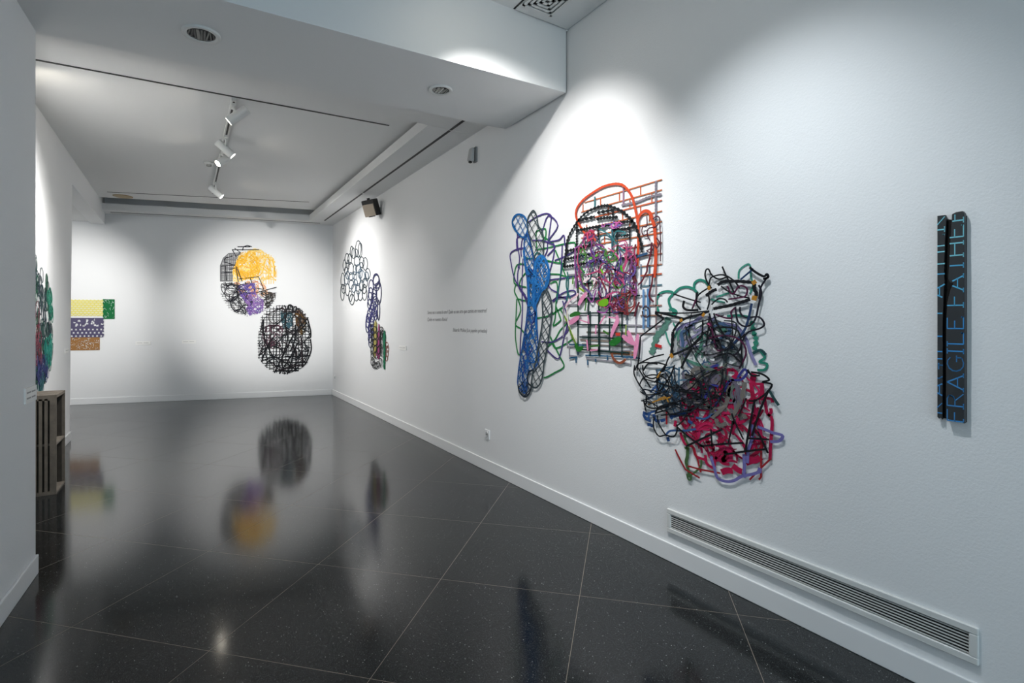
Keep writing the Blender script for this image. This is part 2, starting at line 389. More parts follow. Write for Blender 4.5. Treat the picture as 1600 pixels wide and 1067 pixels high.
# linear ventilation grille low on the right wall
gy0, gy1, gz0, gz1 = .688, 2.148, .176, .316
gr = thing('ventilation_grille', 'long white linear ventilation grille low on the right wall', 'vent', (XR, (gy0+gy1)/2, gz0))
gl = (gy1-gy0)/2; gh = gz1-gz0; fw = .028
fm = M_WMETAL
fo = MB()
fo.box((-.014, -gl, 0), (0, gl, fw)); fo.box((-.014, -gl, gh-fw), (0, gl, gh)); fo.box((-.014, -gl, fw), (0, -gl+fw, gh-fw)); fo.box((-.014, gl-fw, fw), (0, gl, gh-fw))
bevel(fo.build('frame', fm, gr), .003, 1)
MB().box((-.003, -gl+fw, fw), (-.001, gl-fw, gh-fw)).build('dark_duct', M_BLACK, gr)
ns = 7; pitch = (gh-2*fw)/ns
for k in range(ns):
    z_ = fw+pitch*(k+.5)
    MB().box((-.009, -gl+fw, z_-.0017), (-.004, gl-fw, z_+.0017)).build('blade', fm, gr)

# text helper: flat lettering laid on a wall
def text_mesh(body, size, m, name, parent, T, shear=0, align='LEFT', width=1, extrude=.0004, bold=0):
    cu = bpy.data.curves.new(name, 'FONT'); cu.body = body; cu.size = size; cu.shear = shear; cu.align_x = align
    cu.extrude = extrude; cu.resolution_u = 3; cu.offset = bold
    tmp = bpy.data.objects.new('tmp_text', cu); C.objects.link(tmp)
    bpy.context.view_layer.update()
    me = bpy.data.meshes.new_from_object(tmp.evaluated_get(bpy.context.evaluated_depsgraph_get()))
    bpy.data.objects.remove(tmp); bpy.data.curves.remove(cu)
    for v in me.vertices: v.co = T @ Vector((v.co.x*width, v.co.y, v.co.z))
    me.materials.clear(); me.materials.append(m)
    o = bpy.data.objects.new(name, me); C.objects.link(o)
    if parent: o.parent = parent
    return o
M_TXT = mat('grey_vinyl_lettering', '4c4a50', .6)
# right-wall frame: text x -> -Y, text y -> +Z, normal -> -X
RW = Matrix(((0, 0, -1, 0), (-1, 0, 0, 0), (0, 1, 0, 0), (0, 0, 0, 1)))
q = thing('wall_quote', 'grey italic quotation lettered in three lines on the right wall', 'wall text', (XR-.0006, 5.83, 1.372))
def fit_text(body, y0, z0, wd, size, align='LEFT'):
    o = text_mesh(body, size, M_TXT, 'text_line', q, Matrix.Identity(4), .25, 'LEFT', 1, .0003)
    xs = [v.co.x for v in o.data.vertices]; k = wd/(max(xs)-min(xs)); mn = min(xs)
    o['kind'] = 'stuff'
    for v in o.data.vertices: v.co = RW @ Vector(((v.co.x-mn)*k+y0, v.co.y+z0, v.co.z))
fit_text('Somos eso o somos lo otro? Quién es ese otro que camina en nosotros?', 0, .168, 1.455, .058)
fit_text('Quién es nuestra lluvia?', 0, .085, .56, .058)
fit_text('Eduardo Molina (Los papeles privados)', .70, -.030, .755, .054)

# caption labels
def caption(loc, rz, wd, ht, label, lines=1):
    t = thing('caption_label', label, 'label', loc, 'small caption labels'); t.rotation_euler = (0, 0, rz)
    del t['group']
    card = MB().box((-wd/2, -.009, -ht/2), (wd/2, 0, ht/2)).build('card', mat('label_card', 'eeeeec', .5), t)
    for k in range(lines):
        z_ = ht*(.18-.36*k/max(1, lines-1)) if lines > 1 else ht*.05
        MB().box((-wd*.42, -.0094, z_-ht*.05), (-wd*.05, -.009, z_+ht*.05)).build('printed_line', mat('label_print', 'a2a2a2', .7), card)
        MB().box((wd*.02, -.0094, z_-ht*.05), (wd*.36, -.009, z_+ht*.05)).build('printed_line', mat('label_print', 'a2a2a2', .7), card)
rb = math.atan(BB)
caption((-.617, bw(-.617), 1.063), rb, .235, .062, 'narrow caption label on the back wall near the colour blocks', 1)
caption((.080, bw(.080), 1.078), rb, .225, .062, 'narrow caption label on the back wall below the grey and yellow cutout', 1)
caption((XR, 6.66, 1.096), math.pi/2*-1, .27, .055, 'narrow caption label on the right wall beside the ring cutout', 1)
caption((XL, 7.99, 1.107), math.pi/2, .22, .055, 'narrow caption label on the left wall near the jamb', 1)
caption((nl(3.87), 3.87, 1.045), math.pi/2-.0418, .20, .085, 'pale caption label at the edge of the near left wall', 2)

# weathered wooden crate against the left wall
M_WOOD = mat('weathered_wood', '655e55', .85, bump=.4, bscale=60, var=.45, vscale=14)
M_WOOD_SHADE = mat('weathered_wood_shaded', '37322c', .85, bump=.4, bscale=60, var=.45, vscale=18)  # darker copy of the wood, paints in the crate's inner shade
kx0, kx1, ky0, ky1, kz = XL+.016, -.905, 5.72, 6.10, .835
kr = thing('wooden_crate', 'grey weathered wooden slatted crate stood on end by the left wall', 'crate', ((kx0+kx1)/2, (ky0+ky1)/2, 0))
W_, D_ = (kx1-kx0)/2, (ky1-ky0)/2
th = .014
rk = random.Random(4)
for z0 in (0.0005, kz*.5-.008, kz-th):       # end boards and divider; the top one is slatted
    if z0 > .7:
        for k in range(5):
            y_ = -D_+k*(2*D_/5)
            MB().box((-W_, y_+.004, z0), (W_-.012, y_+2*D_/5-.012, z0+th)).build('top_slat', M_WOOD, kr)
        MB().box((W_-.03, -D_, z0-.012), (W_, D_, z0+th-.002)).build('top_rail', M_WOOD, kr)
        MB().box((-W_, -D_, z0-.03), (W_, -D_+.016, z0+th)).build('top_rail', M_WOOD, kr)
    else:
        MB().box((-W_, -D_+.012, z0), (W_-.002, D_-.002, z0+.016)).build('shelf_board', M_WOOD, kr)
for side, ys in (('front', -D_), ('rear', D_-.012)):
    k = 0
    while True:
        x_ = W_-.054-k*.035-.004*rk.random(); k += 1
        if x_-.02 < -W_: break
        MB().box((x_-.020-.004*rk.random(), ys, .03), (x_, ys+.010, kz-.03)).build('side_slat', M_WOOD, kr)
    MB().box((W_-.042, ys-.001 if side == 'front' else ys, .0005), (W_, ys+.013, kz-.002)).build('corner_post', M_WOOD, kr)
    MB().box((-W_, ys-.001 if side == 'front' else ys, .0005), (W_-.042, ys+.013, .03)).build('bottom_rail', M_WOOD, kr)
MB().box((-W_, -D_+.012, .02), (-W_+.01, D_-.012, kz-.02)).build('back_board', M_WOOD_SHADE, kr)
# added inner boards, coloured dark to paint the shade inside the compartments
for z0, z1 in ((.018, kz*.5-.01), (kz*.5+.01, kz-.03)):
    MB().box((-W_+.011, D_-.024, z0), (W_-.02, D_-.0125, z1)).build('shade_board', M_WOOD_SHADE, kr)
    MB().box((-W_+.011, -D_+.024, z0), (W_-.02, -D_+.032, z1)).build('shade_board', M_WOOD_SHADE, kr)
# long black object with blue lettering on the right wall
M_RUB = mat('black_rubber', '2e3134', .45)
M_VOID = mat('matt_black_split', '040404', .9)
fb = thing('black_lettered_strip', 'tall split black strip with blue letters hung on the right wall', 'wall object', (XR, .766, 1.068))
H_ = .80
# outline in strip coordinates: u to the right (towards the camera) 0..0.088, v up
def ext(poly, x0, x1, name, m):        # extrude polygon (u,v) from wall distance x0 to x1
    n = len(poly)
    v = [(-x0, .044-u, vv) for u, vv in poly]+[(-x1, .044-u, vv) for u, vv in poly]
    f = [tuple(range(n)), tuple(range(2*n-1, n-1, -1))]+[(i, n+i, n+(i+1) % n, (i+1) % n) for i in range(n)]
    me = mesh_obj(name, v, f, m, fb)
    b_ = bmesh.new(); b_.from_mesh(me.data); bmesh.ops.recalc_face_normals(b_, faces=b_.faces); b_.to_mesh(me.data); b_.free()
    return me
left = [(.001, .012), (.006, .006), (.011, .012), (.016, .004), (.018, .20), (.017, .36), (.0205, .50), (.023, .535), (.0215, .58), (.0245, .70), (.0275, .745), (.0275, .785), (.025, .792), (.001, .792)]
right = [(.030, .012), (.036, .016), (.042, .004), (.052, .009), (.064, .002), (.074, .004), (.086, .0), (.0875, .40), (.0855, .787), (.080, .797), (.060, .796), (.048, .790), (.046, .745), (.0445, .70), (.0405, .62), (.037, .545), (.0425, .53), (.052, .526), (.043, .50), (.034, .455), (.031, .36), (.0305, .20)]
ext([(.002, .01), (.086, .004), (.086, .78), (.05, .77), (.03, .775), (.002, .785)], .001, .006, 'backing', M_VOID)
ext(left, .006, .018, 'left_flap', M_RUB)
ro = ext(right, .006, .026, 'right_half', M_RUB); bevel(ro, .004, 2)
# letters drawn as strokes in a unit cell: x along the word, y cap height
LET = {
 'F': [((0,0),(0,1)), ((0,1),(.55,1)), ((0,.55),(.42,.55)), ((-.12,0),(.14,0))],
 'R': [((0,0),(0,1)), ((0,1),(.34,1),(.48,.9),(.5,.75),(.44,.6),(.3,.52),(0,.52)), ((.26,.52),(.62,0)), ((-.12,0),(.14,0))],
 'A': [((0,0),(.34,1),(.70,0)), ((.13,.36),(.57,.36)), ((-.1,0),(.1,0)), ((.6,0),(.8,0))],
 'G': [((.66,.82),(.52,.97),(.34,1),(.14,.88),(.02,.66),(0,.42),(.08,.18),(.24,.02),(.42,0),(.62,.08),(.66,.14),(.66,.42)), ((.46,.42),(.76,.42))],
 'I': [((0,0),(0,1)), ((-.12,0),(.12,0)), ((-.12,1),(.12,1))],
 'L': [((0,1),(0,0),(.52,0),(.55,.14)), ((-.12,1),(.12,1))],
 'E': [((.52,1),(0,1),(0,0),(.54,0),(.56,.12)), ((0,.54),(.38,.54))],
 'T': [((.32,0),(.32,1)), ((0,.9),(.02,1),(.62,1),(.64,.9)), ((.2,0),(.44,0))],
 'H': [((0,0),(0,1)), ((.6,0),(.6,1)), ((0,.53),(.6,.53)), ((-.1,0),(.1,0)), ((.5,0),(.7,0)), ((-.1,1),(.1,1)), ((.5,1),(.7,1))]}
ADV = {'F': .74, 'R': .82, 'A': .90, 'G': .98, 'I': .36, 'L': .76, 'E': .80, 'T': .82, 'H': .90, ' ': .34}
def letters(u_top, u_base, dist, v0, v1, umin, umax, tone):
    cap = u_base-u_top
    word = 'FRAGILE FATHER'; tot = sum(ADV[c] for c in word); k = (v1-v0)/tot
    pos = 0
    for ci, c in enumerate(word):
        if c != ' ':
            m_ = MB()
            for st in LET[c]:
                pts = []
                for x_, y_ in st: pts.append((u_base-cap*y_, v0+(pos+.14+x_)*k))
                for (a, b) in zip(pts, pts[1:]):
                    nseg = 6
                    for s_ in range(nseg):       # short pieces so that letters break at the split
                        A = [a[i]+(b[i]-a[i])*s_/nseg for i in (0, 1)]; B_ = [a[i]+(b[i]-a[i])*(s_+1)/nseg for i in (0, 1)]
                        mu = (A[0]+B_[0])/2; mv = (A[1]+B_[1])/2
                        lo, hi = umin(mv), umax(mv)
                        if mu < lo or mu > hi: continue
                        d_ = Vector((B_[0]-A[0], B_[1]-A[1])); 
                        if d_.length < 1e-6: continue
                        wd = .0025 if abs(d_.x) > abs(d_.y) else .0016
                        n_ = Vector((-d_.y, d_.x)).normalized()*wd
                        d_ = d_.normalized()*.0006
                        qd = [(A[0]-n_.x-d_.x, A[1]-n_.y-d_.y), (B_[0]-n_.x+d_.x, B_[1]-n_.y+d_.y), (B_[0]+n_.x+d_.x, B_[1]+n_.y+d_.y), (A[0]+n_.x-d_.x, A[1]+n_.y-d_.y)]
                        v = [(-dist, .044-u, vv) for u, vv in qd]+[(-dist-.0006, .044-u, vv) for u, vv in qd]
                        m_.add(v, BF)
            if m_.v:
                f_ = (pos/tot)
                cols = ['3f8fd0', '3c98dc', '56b4e0', '86d6e6']
                m_.build('letter', mat('blue_print_%d' % int(f_*3.99), cols[int(f_*3.99)], .6), fb)
        pos += ADV[c]
def interp(tab, v):
    for (a, b), (c, d_) in zip(tab, tab[1:]):
        if a <= v <= c: return b+(d_-b)*(v-a)/(c-a)
    return tab[0][1] if v < tab[0][0] else tab[-1][1]
lr = [(.004, .0155), (.2, .0165), (.36, .0155), (.50, .019), (.535, .0215), (.58, .020), (.70, .023), (.79, .026)]
rl = [(0, .031), (.2, .0315), (.36, .0325), (.455, .0355), (.50, .045), (.526, .053), (.545, .0385), (.62, .042), (.70, .046), (.745, .047), (.79, .049)]
letters(.0345, .083, .0262, -.005, .815, lambda v: interp(rl, v), lambda v: .0845 if .005 < v < .785 else -1, 0)
letters(-.020, .0235, .0182, -.04, .79, lambda v: .002 if .012 < v < .785 else 1, lambda v: interp(lr, v), 0)


# ------------------------------------------------------------------ cut-paper works (metres on each wall: u to the right, z up)
def wall_frame(wall):
    if wall == 'R': return Vector((XR, 0, 0)), Vector((0, -1, 0)), Vector((-1, 0, 0))
    if wall == 'L': return Vector((XL, 0, 0)), Vector((0, 1, 0)), Vector((1, 0, 0))
    k = math.hypot(1, BB)
    return Vector((0, BA, 0)), Vector((1/k, BB/k, 0)), Vector((BB/k, -1/k, 0))
CUR = {}
def begin(wall, name, label, org, us=1):
    O, U, N = wall_frame(wall)
    loc = O+U*org[0]+Vector((0, 0, org[1]))
    t = thing(name, label, 'wall art', loc, None)
    CUR.update(t=t, O=O, U=U, N=N, loc=loc, n=0, us=us, rnd=random.Random(len(label)))
    return t
PAPER_T = .0016
def paper(col): return mat('paper_'+col, col, .75, var=.10, vscale=25, spec=.2)
def place(pts2, dist):
    return [CUR['O']+CUR['U']*u+Vector((0, 0, z))+CUR['N']*dist-CUR['loc'] for u, z in pts2]
def smooth(pts, closed, n=4):
    if len(pts) < 3: return pts
    out = []; m = len(pts)
    rng = range(m) if closed else range(m-1)
    for i in rng:
        p0 = pts[(i-1) % m] if closed or i > 0 else pts[i]; p1 = pts[i]; p2 = pts[(i+1) % m]
        p3 = pts[(i+2) % m] if closed or i+2 < m else p2
        for k in range(n):
            t = k/n
            out.append(tuple(.5*((2*p1[j])+(-p0[j]+p2[j])*t+(2*p0[j]-5*p1[j]+4*p2[j]-p3[j])*t*t+(-p0[j]+3*p1[j]-3*p2[j]+p3[j])*t**3) for j in (0, 1)))
    if not closed: out.append(pts[-1])
    return out
def S(col, wd, pts, layer=1, closed=0, jag=0, curve=1, name='paper_strand', taper=0):
    """one cut-paper ribbon lying on the wall, stacked at its layer"""
    if curve: pts = smooth(pts, closed)
    if jag:
        dense = []
        for a, b in zip(pts, pts[1:]):
            L_ = math.dist(a, b); k = max(1, int(L_/(wd*.75)))
            dense += [(a[0]+(b[0]-a[0])*i/k, a[1]+(b[1]-a[1])*i/k) for i in range(k)]
        pts = dense+[pts[-1]]
    n = len(pts)
    CUR['n'] += 1
    d0 = .0012+layer*.0017+(CUR['n'] % 4)*.0003
    Lf = []; Rt = []
    for i, p in enumerate(pts):
        a = pts[(i-1) % n] if closed or i > 0 else p; b = pts[(i+1) % n] if closed or i < n-1 else p
        dx, dz = b[0]-a[0], b[1]-a[1]; l = math.hypot(dx, dz) or 1e-6
        h_ = wd/2*(1+(jag if i % 2 else -jag))
        if name == 'leaf': h_ *= .25+.75*math.sin(math.pi*min(1, max(0, i/(n-1)*.94+.03)))**.7
        elif taper: h_ *= .45+.75*math.sin(math.pi*(i+.6)/(n+.2))
        nx, nz = -dz/l*h_*CUR['us'], dx/l*h_   # strips are cut broader where they run upright
        Lf.append((p[0]+nx, p[1]+nz)); Rt.append((p[0]-nx, p[1]-nz))
    v = place(Lf, d0)+place(Rt, d0)+place(Lf, d0+PAPER_T)+place(Rt, d0+PAPER_T)
    f = []
    for i in range(n if closed else n-1):
        j = (i+1) % n
        f += [(2*n+i, 3*n+i, 3*n+j, 2*n+j), (i, j, n+j, n+i), (i, 2*n+i, 2*n+j, j), (n+i, n+j, 3*n+j, 3*n+i)]
    if not closed: f += [(0, n, 3*n, 2*n), (n-1, 3*n-1, 4*n-1, 2*n-1)]
    return mesh_obj(name, v, f, paper(col), CUR['t'])
def inside(p, poly):
    c = False; n = len(poly)
    for i in range(n):
        (x0, y0), (x1, y1) = poly[i], poly[i-1]
        if (y0 > p[1]) != (y1 > p[1]) and p[0] < (x1-x0)*(p[1]-y0)/(y1-y0)+x0: c = not c
    return c
def spans(poly, o, d):
    """pieces of the line o+t*d that lie inside the polygon"""
    ts = []
    n = len(poly)
    for i in range(n):
        a, b = poly[i], poly[(i+1) % n]
        ex, ey = b[0]-a[0], b[1]-a[1]; den = d[0]*ey-d[1]*ex
        if abs(den) < 1e-9: continue
        t = ((a[0]-o[0])*ey-(a[1]-o[1])*ex)/den; s = ((a[0]-o[0])*d[1]-(a[1]-o[1])*d[0])/den
        if 0 <= s < 1: ts.append(t)
    ts.sort()
    return [((o[0]+d[0]*a, o[1]+d[1]*a), (o[0]+d[0]*b, o[1]+d[1]*b)) for a, b in zip(ts[::2], ts[1::2]) if b-a > .015]
def hatch(col, wd, poly, step, ang, layer, jit=.12):
    cu = sum(p[0] for p in poly)/len(poly); cz = sum(p[1] for p in poly)/len(poly)
    d = (math.cos(ang), math.sin(ang)); nn = (-d[1], d[0]); R_ = max(math.dist(p, (cu, cz)) for p in poly)
    k = -int(R_/step)-1
    while k*step < R_:
        q = (k+CUR['rnd'].uniform(-jit, jit))*step
        for a, b in spans(poly, (cu+nn[0]*q, cz+nn[1]*q), d): S(col, wd*CUR['rnd'].uniform(.85, 1.15), [a, b], layer)
        k += 1
def lattice(col, wd, poly, step, layer):
    hatch(col, wd, poly, step, math.radians(38), layer); hatch(col, wd, poly, step, math.radians(128), layer)
def grid(col, wd, poly, su, sz, layer):
    hatch(col, wd, poly, su, math.pi/2, layer, .2); hatch(col, wd, poly, sz, 0, layer, .2)
def tangle(cols, wd, poly, n, layer, reach, seed, blobby=0):
    """n loose curving strands that stay within an outline"""
    r = random.Random(seed)
    us = [p[0] for p in poly]; zs = [p[1] for p in poly]
    for k in range(n):
        for _ in range(60):
            p = (r.uniform(min(us), max(us)), r.uniform(min(zs), max(zs)))
            if inside(p, poly): break
        ang = r.uniform(0, 2*math.pi); turn = r.uniform(-1.1, 1.1); pts = [p]
        L_ = reach*r.uniform(.45, 1.1); m = r.choice((3, 4, 5))
        for s in range(m):
            for _ in range(6):
                q = (pts[-1][0]+math.cos(ang)*L_/m, pts[-1][1]+math.sin(ang)*L_/m)
                if inside(q, poly): break
                ang += r.uniform(.7, 1.6)
            else: break
            pts.append(q); ang += turn+r.uniform(-.5, .5)
        if len(pts) < 2: continue
        S(r.choice(cols), wd*r.uniform(.6, 1.35)*(1.1 if blobby else 1), pts, layer+k % 3, taper=blobby)
def links(cols, wd, poly, n, layer, seed):
    r = random.Random(seed)
    us = [p[0] for p in poly]; zs = [p[1] for p in poly]
    for k in range(n):
        for _ in range(60):
            p = (r.uniform(min(us), max(us)), r.uniform(min(zs), max(zs)))
            if inside(p, poly): break
        ru, rz, a0 = r.uniform(.025, .06), r.uniform(.05, .10), r.uniform(-.5, .5)
        pts = []
        for i in range(8):
            t = i*math.pi/4; x_, z_ = ru*math.cos(t), rz*math.sin(t)
            pts.append((p[0]+x_*math.cos(a0)-z_*math.sin(a0), p[1]+x_*math.sin(a0)+z_*math.cos(a0)))
        S(r.choice(cols), wd*r.uniform(.8, 1.2), pts, layer+k % 3, closed=1, name='link')
def jagged(col, poly, layer):
    """a solid spine of paper with a serrated edge"""
    r = random.Random(len(poly)); out = []
    m = len(poly)
    for i in range(m):
        a, b = poly[i], poly[(i+1) % m]; L_ = math.dist(a, b); k = max(2, int(L_/.03))
        nx, nz = -(b[1]-a[1])/L_, (b[0]-a[0])/L_
        for s in range(k):
            j = (.012 if s % 2 else -.008)*r.uniform(.5, 1.3)
            out.append((a[0]+(b[0]-a[0])*s/k+nx*j, a[1]+(b[1]-a[1])*s/k+nz*j))
    n = len(out); d0 = .0012+layer*.0017
    v = place(out, d0)+place(out, d0+PAPER_T)
    o = mesh_obj('paper_spine', v, [tuple(range(n)), tuple(range(2*n-1, n-1, -1))]+[(i, n+i, n+(i+1) % n, (i+1) % n) for i in range(n)], paper(col), CUR['t'])
    b_ = bmesh.new(); b_.from_mesh(o.data); bmesh.ops.recalc_face_normals(b_, faces=b_.faces); b_.to_mesh(o.data); b_.free()
def sheet(name, col, u0, u1, z0, z1, nx, ny, hole, dist, label):
    """a paper panel with punched openings: cells that are holes are left out"""
    me = bpy.data.meshes.new(name); g_ = [(u0+(u1-u0)*i/nx, z0+(z1-z0)*j/ny) for j in range(ny+1) for i in range(nx+1)]
    f = [(j*(nx+1)+i, j*(nx+1)+i+1, (j+1)*(nx+1)+i+1, (j+1)*(nx+1)+i) for j in range(ny) for i in range(nx) if not hole(i, j)]
    me.from_pydata([tuple(p) for p in place(g_, dist)], [], f); me.materials.append(paper(col))
    b_ = bmesh.new(); b_.from_mesh(me); bmesh.ops.delete(b_, geom=[v for v in b_.verts if not v.link_faces], context='VERTS'); b_.to_mesh(me); b_.free()
    o = bpy.data.objects.new(name, me); C.objects.link(o); o.parent = CUR['t']; o['label'] = label
    sm = o.modifiers.new('thickness', 'SOLIDIFY'); sm.thickness = .002; sm.offset = 1
def sheets():
    r = random.Random(3)
    K = math.hypot(1, BB)
    def slots(n, nx, ny, lens):
        s = set()
        for _ in range(n):
            i, j = r.randrange(1, nx-2), r.randrange(1, ny-2); d = r.choice(((1, 0), (0, 1), (1, 1), (-1, 1)))
            for k in range(r.choice(lens)):
                a, b = i+d[0]*k, j+d[1]*k
                if 0 < a < nx-1 and 0 < b < ny-1: s.add((a, b))
        return s
    x0 = -1.95*K
    ny_ = 31; yel = lambda i, j: (j % 4 == 2 and (i+(j//4)*3) % 6 not in (0, 1)) or (j in (0, ny_-1) and i % 6 < 2)
    sheet('yellow_panel', 'ddd47c', x0, -1.20*K, 1.545, 1.835, 84, ny_, yel, .002, 'pale yellow slatted paper panel')
    s1 = slots(26, 26, 38, (3, 4)); sheet('green_panel', '14693a', -1.205*K, -1.035*K, 1.495, 1.845, 26, 38, lambda i, j: (i, j) in s1 or (i == 0 and j % 8 < 4), .005, 'green paper panel with slanted slots')
    nx, ny = 90, 36
    s2 = set()
    for a in range(0, nx, 7):
        for b in range(0, 17, 6):
            o_ = 3 if (b//6) % 2 else 0
            for i in range(3):
                for j in range(3): s2.add((a+o_+i, 1+b+j))
    for _ in range(34):
        a, b = r.randrange(2, nx-4), r.randrange(20, ny-4)
        for i in range(r.choice((2, 3, 4))):
            for j in range(r.choice((2, 3, 4))): s2.add((a+i, b+j))
    sheet('violet_panel', '55506c', x0, -1.19*K, 1.175, 1.515, nx, ny, lambda i, j: (i, j) in s2 or (i == nx-1 and j % 6 < 3), .008, 'grey violet paper panel with dotted holes')
    s3 = slots(210, 84, 24, (1, 2)); sheet('brown_panel', '9a6f42', x0, -1.25*K, .95, 1.178, 84, 24, lambda i, j: (i, j) in s3, .005, 'brown finely pierced paper panel')

ART=begin('R','paper_cutout','blue, slate and green looping paper cutout with two racket shapes on right wall',(-3.571, 1.624),1.2)
S('46387a',0.011,[(-3.664,2.297),(-3.529,2.324),(-3.407,2.329),(-3.341,2.307),(-3.328,2.278),(-3.354,2.166),(-3.367,2.106)],2)
S('46387a',0.0111,[(-3.447,2.195),(-3.367,2.304),(-3.24,2.206),(-3.367,2.102),(-3.38,2.03),(-3.433,1.965)],2)
S('46387a',0.0106,[(-3.354,2.093),(-3.228,2.091),(-3.165,2.118),(-3.153,2.055),(-3.132,2.001),(-3.137,1.965)],2)
S('46387a',0.0106,[(-3.284,1.935),(-3.132,1.957),(-3.016,1.987)],2)
S('46387a',0.012,[(-3.83,2.074),(-3.838,2.177),(-3.776,2.192),(-3.738,2.172)],2)
S('46387a',0.012,[(-3.761,2.016),(-3.768,2.067),(-3.753,2.149),(-3.731,2.179)],2)
S('46387a',0.0123,[(-3.701,2.084),(-3.822,2.09),(-3.941,2.061),(-3.925,1.964),(-3.885,1.858),(-3.822,1.777),(-3.746,1.714),(-3.671,1.644)],2)
S('46387a',0.0107,[(-3.341,1.786),(-3.179,1.786),(-3.016,1.789)],2)
S('46387a',0.011,[(-3.297,2.074),(-3.29,1.997),(-3.328,1.893),(-3.38,1.804)],2)
S('46387a',0.0107,[(-3.185,2.045),(-3.191,1.941),(-3.21,1.792),(-3.24,1.689)],2)
S('46387a',0.011,[(-3.38,1.983),(-3.278,2.041),(-3.341,2.079),(-3.46,2.118),(-3.585,2.135)],2)
S('46387a',0.0103,[(-3.316,1.616),(-3.179,1.671),(-3.062,1.687),(-3.022,1.667),(-3.073,1.644),(-3.204,1.638),(-3.303,1.623)],2)
S('46387a',0.011,[(-3.303,1.608),(-3.228,1.665),(-3.328,1.708),(-3.38,1.758)],2)
S('46387a',0.0121,[(-3.791,1.935),(-3.822,1.87),(-3.807,1.759),(-3.716,1.671),(-3.657,1.578)],2)
S('46387a',0.0106,[(-3.38,1.217),(-3.247,1.156),(-3.204,1.207),(-3.167,1.313),(-3.12,1.425),(-3.096,1.462)],2)
S('46387a',0.0108,[(-3.46,1.285),(-3.328,1.285),(-3.228,1.315),(-3.132,1.366),(-3.096,1.418)],2)
S('46387a',0.0119,[(-3.784,1.161),(-3.776,1.295),(-3.753,1.463),(-3.746,1.588),(-3.753,1.748),(-3.746,1.881),(-3.738,1.997)],2)
S('46387a',0.012,[(-3.825,2.235),(-3.822,2.124),(-3.791,2.002),(-3.814,1.92)],2)
S('46387a',0.0106,[(-3.179,1.611),(-3.132,1.513),(-3.102,1.418)],2)
S('46387a',0.0106,[(-3.297,1.623),(-3.228,1.643),(-3.132,1.621),(-3.179,1.566)],2)
S('1f7a3f',0.0121,[(-3.529,2.047),(-3.54,2.185),(-3.487,2.209),(-3.413,2.206),(-3.4,2.165),(-3.413,2.112)],1)
S('1f7a3f',0.0112,[(-3.556,2.051),(-3.393,2.047),(-3.179,2.051),(-3.073,2.05),(-3.03,2.041),(-3.028,2.01)],1)
S('1f7a3f',0.0117,[(-3.393,1.946),(-3.278,1.919),(-3.167,1.899)],1)
S('1f7a3f',0.0115,[(-3.278,2.018),(-3.191,1.881),(-3.143,1.795)],1)
S('1f7a3f',0.0114,[(-3.348,1.833),(-3.228,1.82),(-3.132,1.794),(-3.039,1.791)],1)
S('1f7a3f',0.0117,[(-3.341,1.755),(-3.265,1.766),(-3.247,1.704),(-3.265,1.614),(-3.278,1.477),(-3.303,1.416),(-3.216,1.454),(-3.21,1.477),(-3.265,1.568)],1)
S('1f7a3f',0.0132,[(-3.693,1.943),(-3.83,1.951),(-3.877,1.874),(-3.885,1.815),(-3.853,1.779),(-3.686,1.744)],1)
S('1f7a3f',0.0129,[(-3.853,1.779),(-3.877,1.72),(-3.822,1.65),(-3.776,1.547),(-3.861,1.429),(-3.776,1.388),(-3.701,1.339)],1)
S('1f7a3f',0.013,[(-3.838,1.65),(-3.853,1.463),(-3.861,1.318),(-3.822,1.175),(-3.776,1.161),(-3.746,1.167)],1)
S('1f7a3f',0.0126,[(-3.822,1.65),(-3.642,1.619),(-3.571,1.616)],1)
S('1f7a3f',0.0115,[(-3.433,0.991),(-3.38,1.004),(-3.278,1.047),(-3.165,1.101),(-3.216,1.176),(-3.303,1.278),(-3.341,1.331)],1)
S('1f7a3f',0.0116,[(-3.38,1.245),(-3.278,1.31),(-3.216,1.379),(-3.12,1.44)],1)
S('1f7a3f',0.0115,[(-3.316,1.278),(-3.278,1.241),(-3.179,1.264),(-3.062,1.316)],1)
S('1f7a3f',0.0115,[(-3.316,1.508),(-3.179,1.563)],1)
S('1f7a3f',0.013,[(-3.686,1.876),(-3.776,1.816),(-3.791,1.75),(-3.701,1.678)],1)
S('1f7a3f',0.0114,[(-3.216,1.552),(-3.132,1.462),(-3.096,1.44)],1)
S('1f7a3f',0.012,[(-3.529,1.479),(-3.38,1.493),(-3.303,1.523)],1)
S('1f7a3f',0.012,[(-3.46,2.15),(-3.38,2.116),(-3.278,2.048)],1)
S('1f6a66',0.0098,[(-3.12,1.801),(-3.132,1.72),(-3.073,1.607)],3)
S('1f6a66',0.0097,[(-3.126,1.609),(-3.108,1.756),(-3.12,1.83)],3)
S('1f6a66',0.0106,[(-3.731,2.013),(-3.599,1.982),(-3.529,2.023),(-3.46,2)],3)
S('1f6a66',0.0099,[(-3.179,1.895),(-3.228,1.718),(-3.253,1.606)],3)
S('1c62a0',0.0157,[(-3.791,2.39),(-3.869,2.386),(-3.904,2.341),(-3.877,2.285),(-3.791,2.213),(-3.731,2.179),(-3.679,2.205),(-3.657,2.268),(-3.701,2.349)],4,closed=1)
lattice('1c62a0',0.0065,[(-3.791,2.39),(-3.869,2.386),(-3.904,2.341),(-3.877,2.285),(-3.791,2.213),(-3.731,2.179),(-3.679,2.205),(-3.657,2.268),(-3.701,2.349)],0.06,4)
S('3a474d',0.0133,[(-3.571,2.382),(-3.625,2.36),(-3.657,2.325),(-3.66,2.268),(-3.628,2.173),(-3.585,2.046),(-3.542,1.945),(-3.447,1.967),(-3.426,2.075),(-3.44,2.179),(-3.501,2.247),(-3.522,2.326)],5,closed=1)
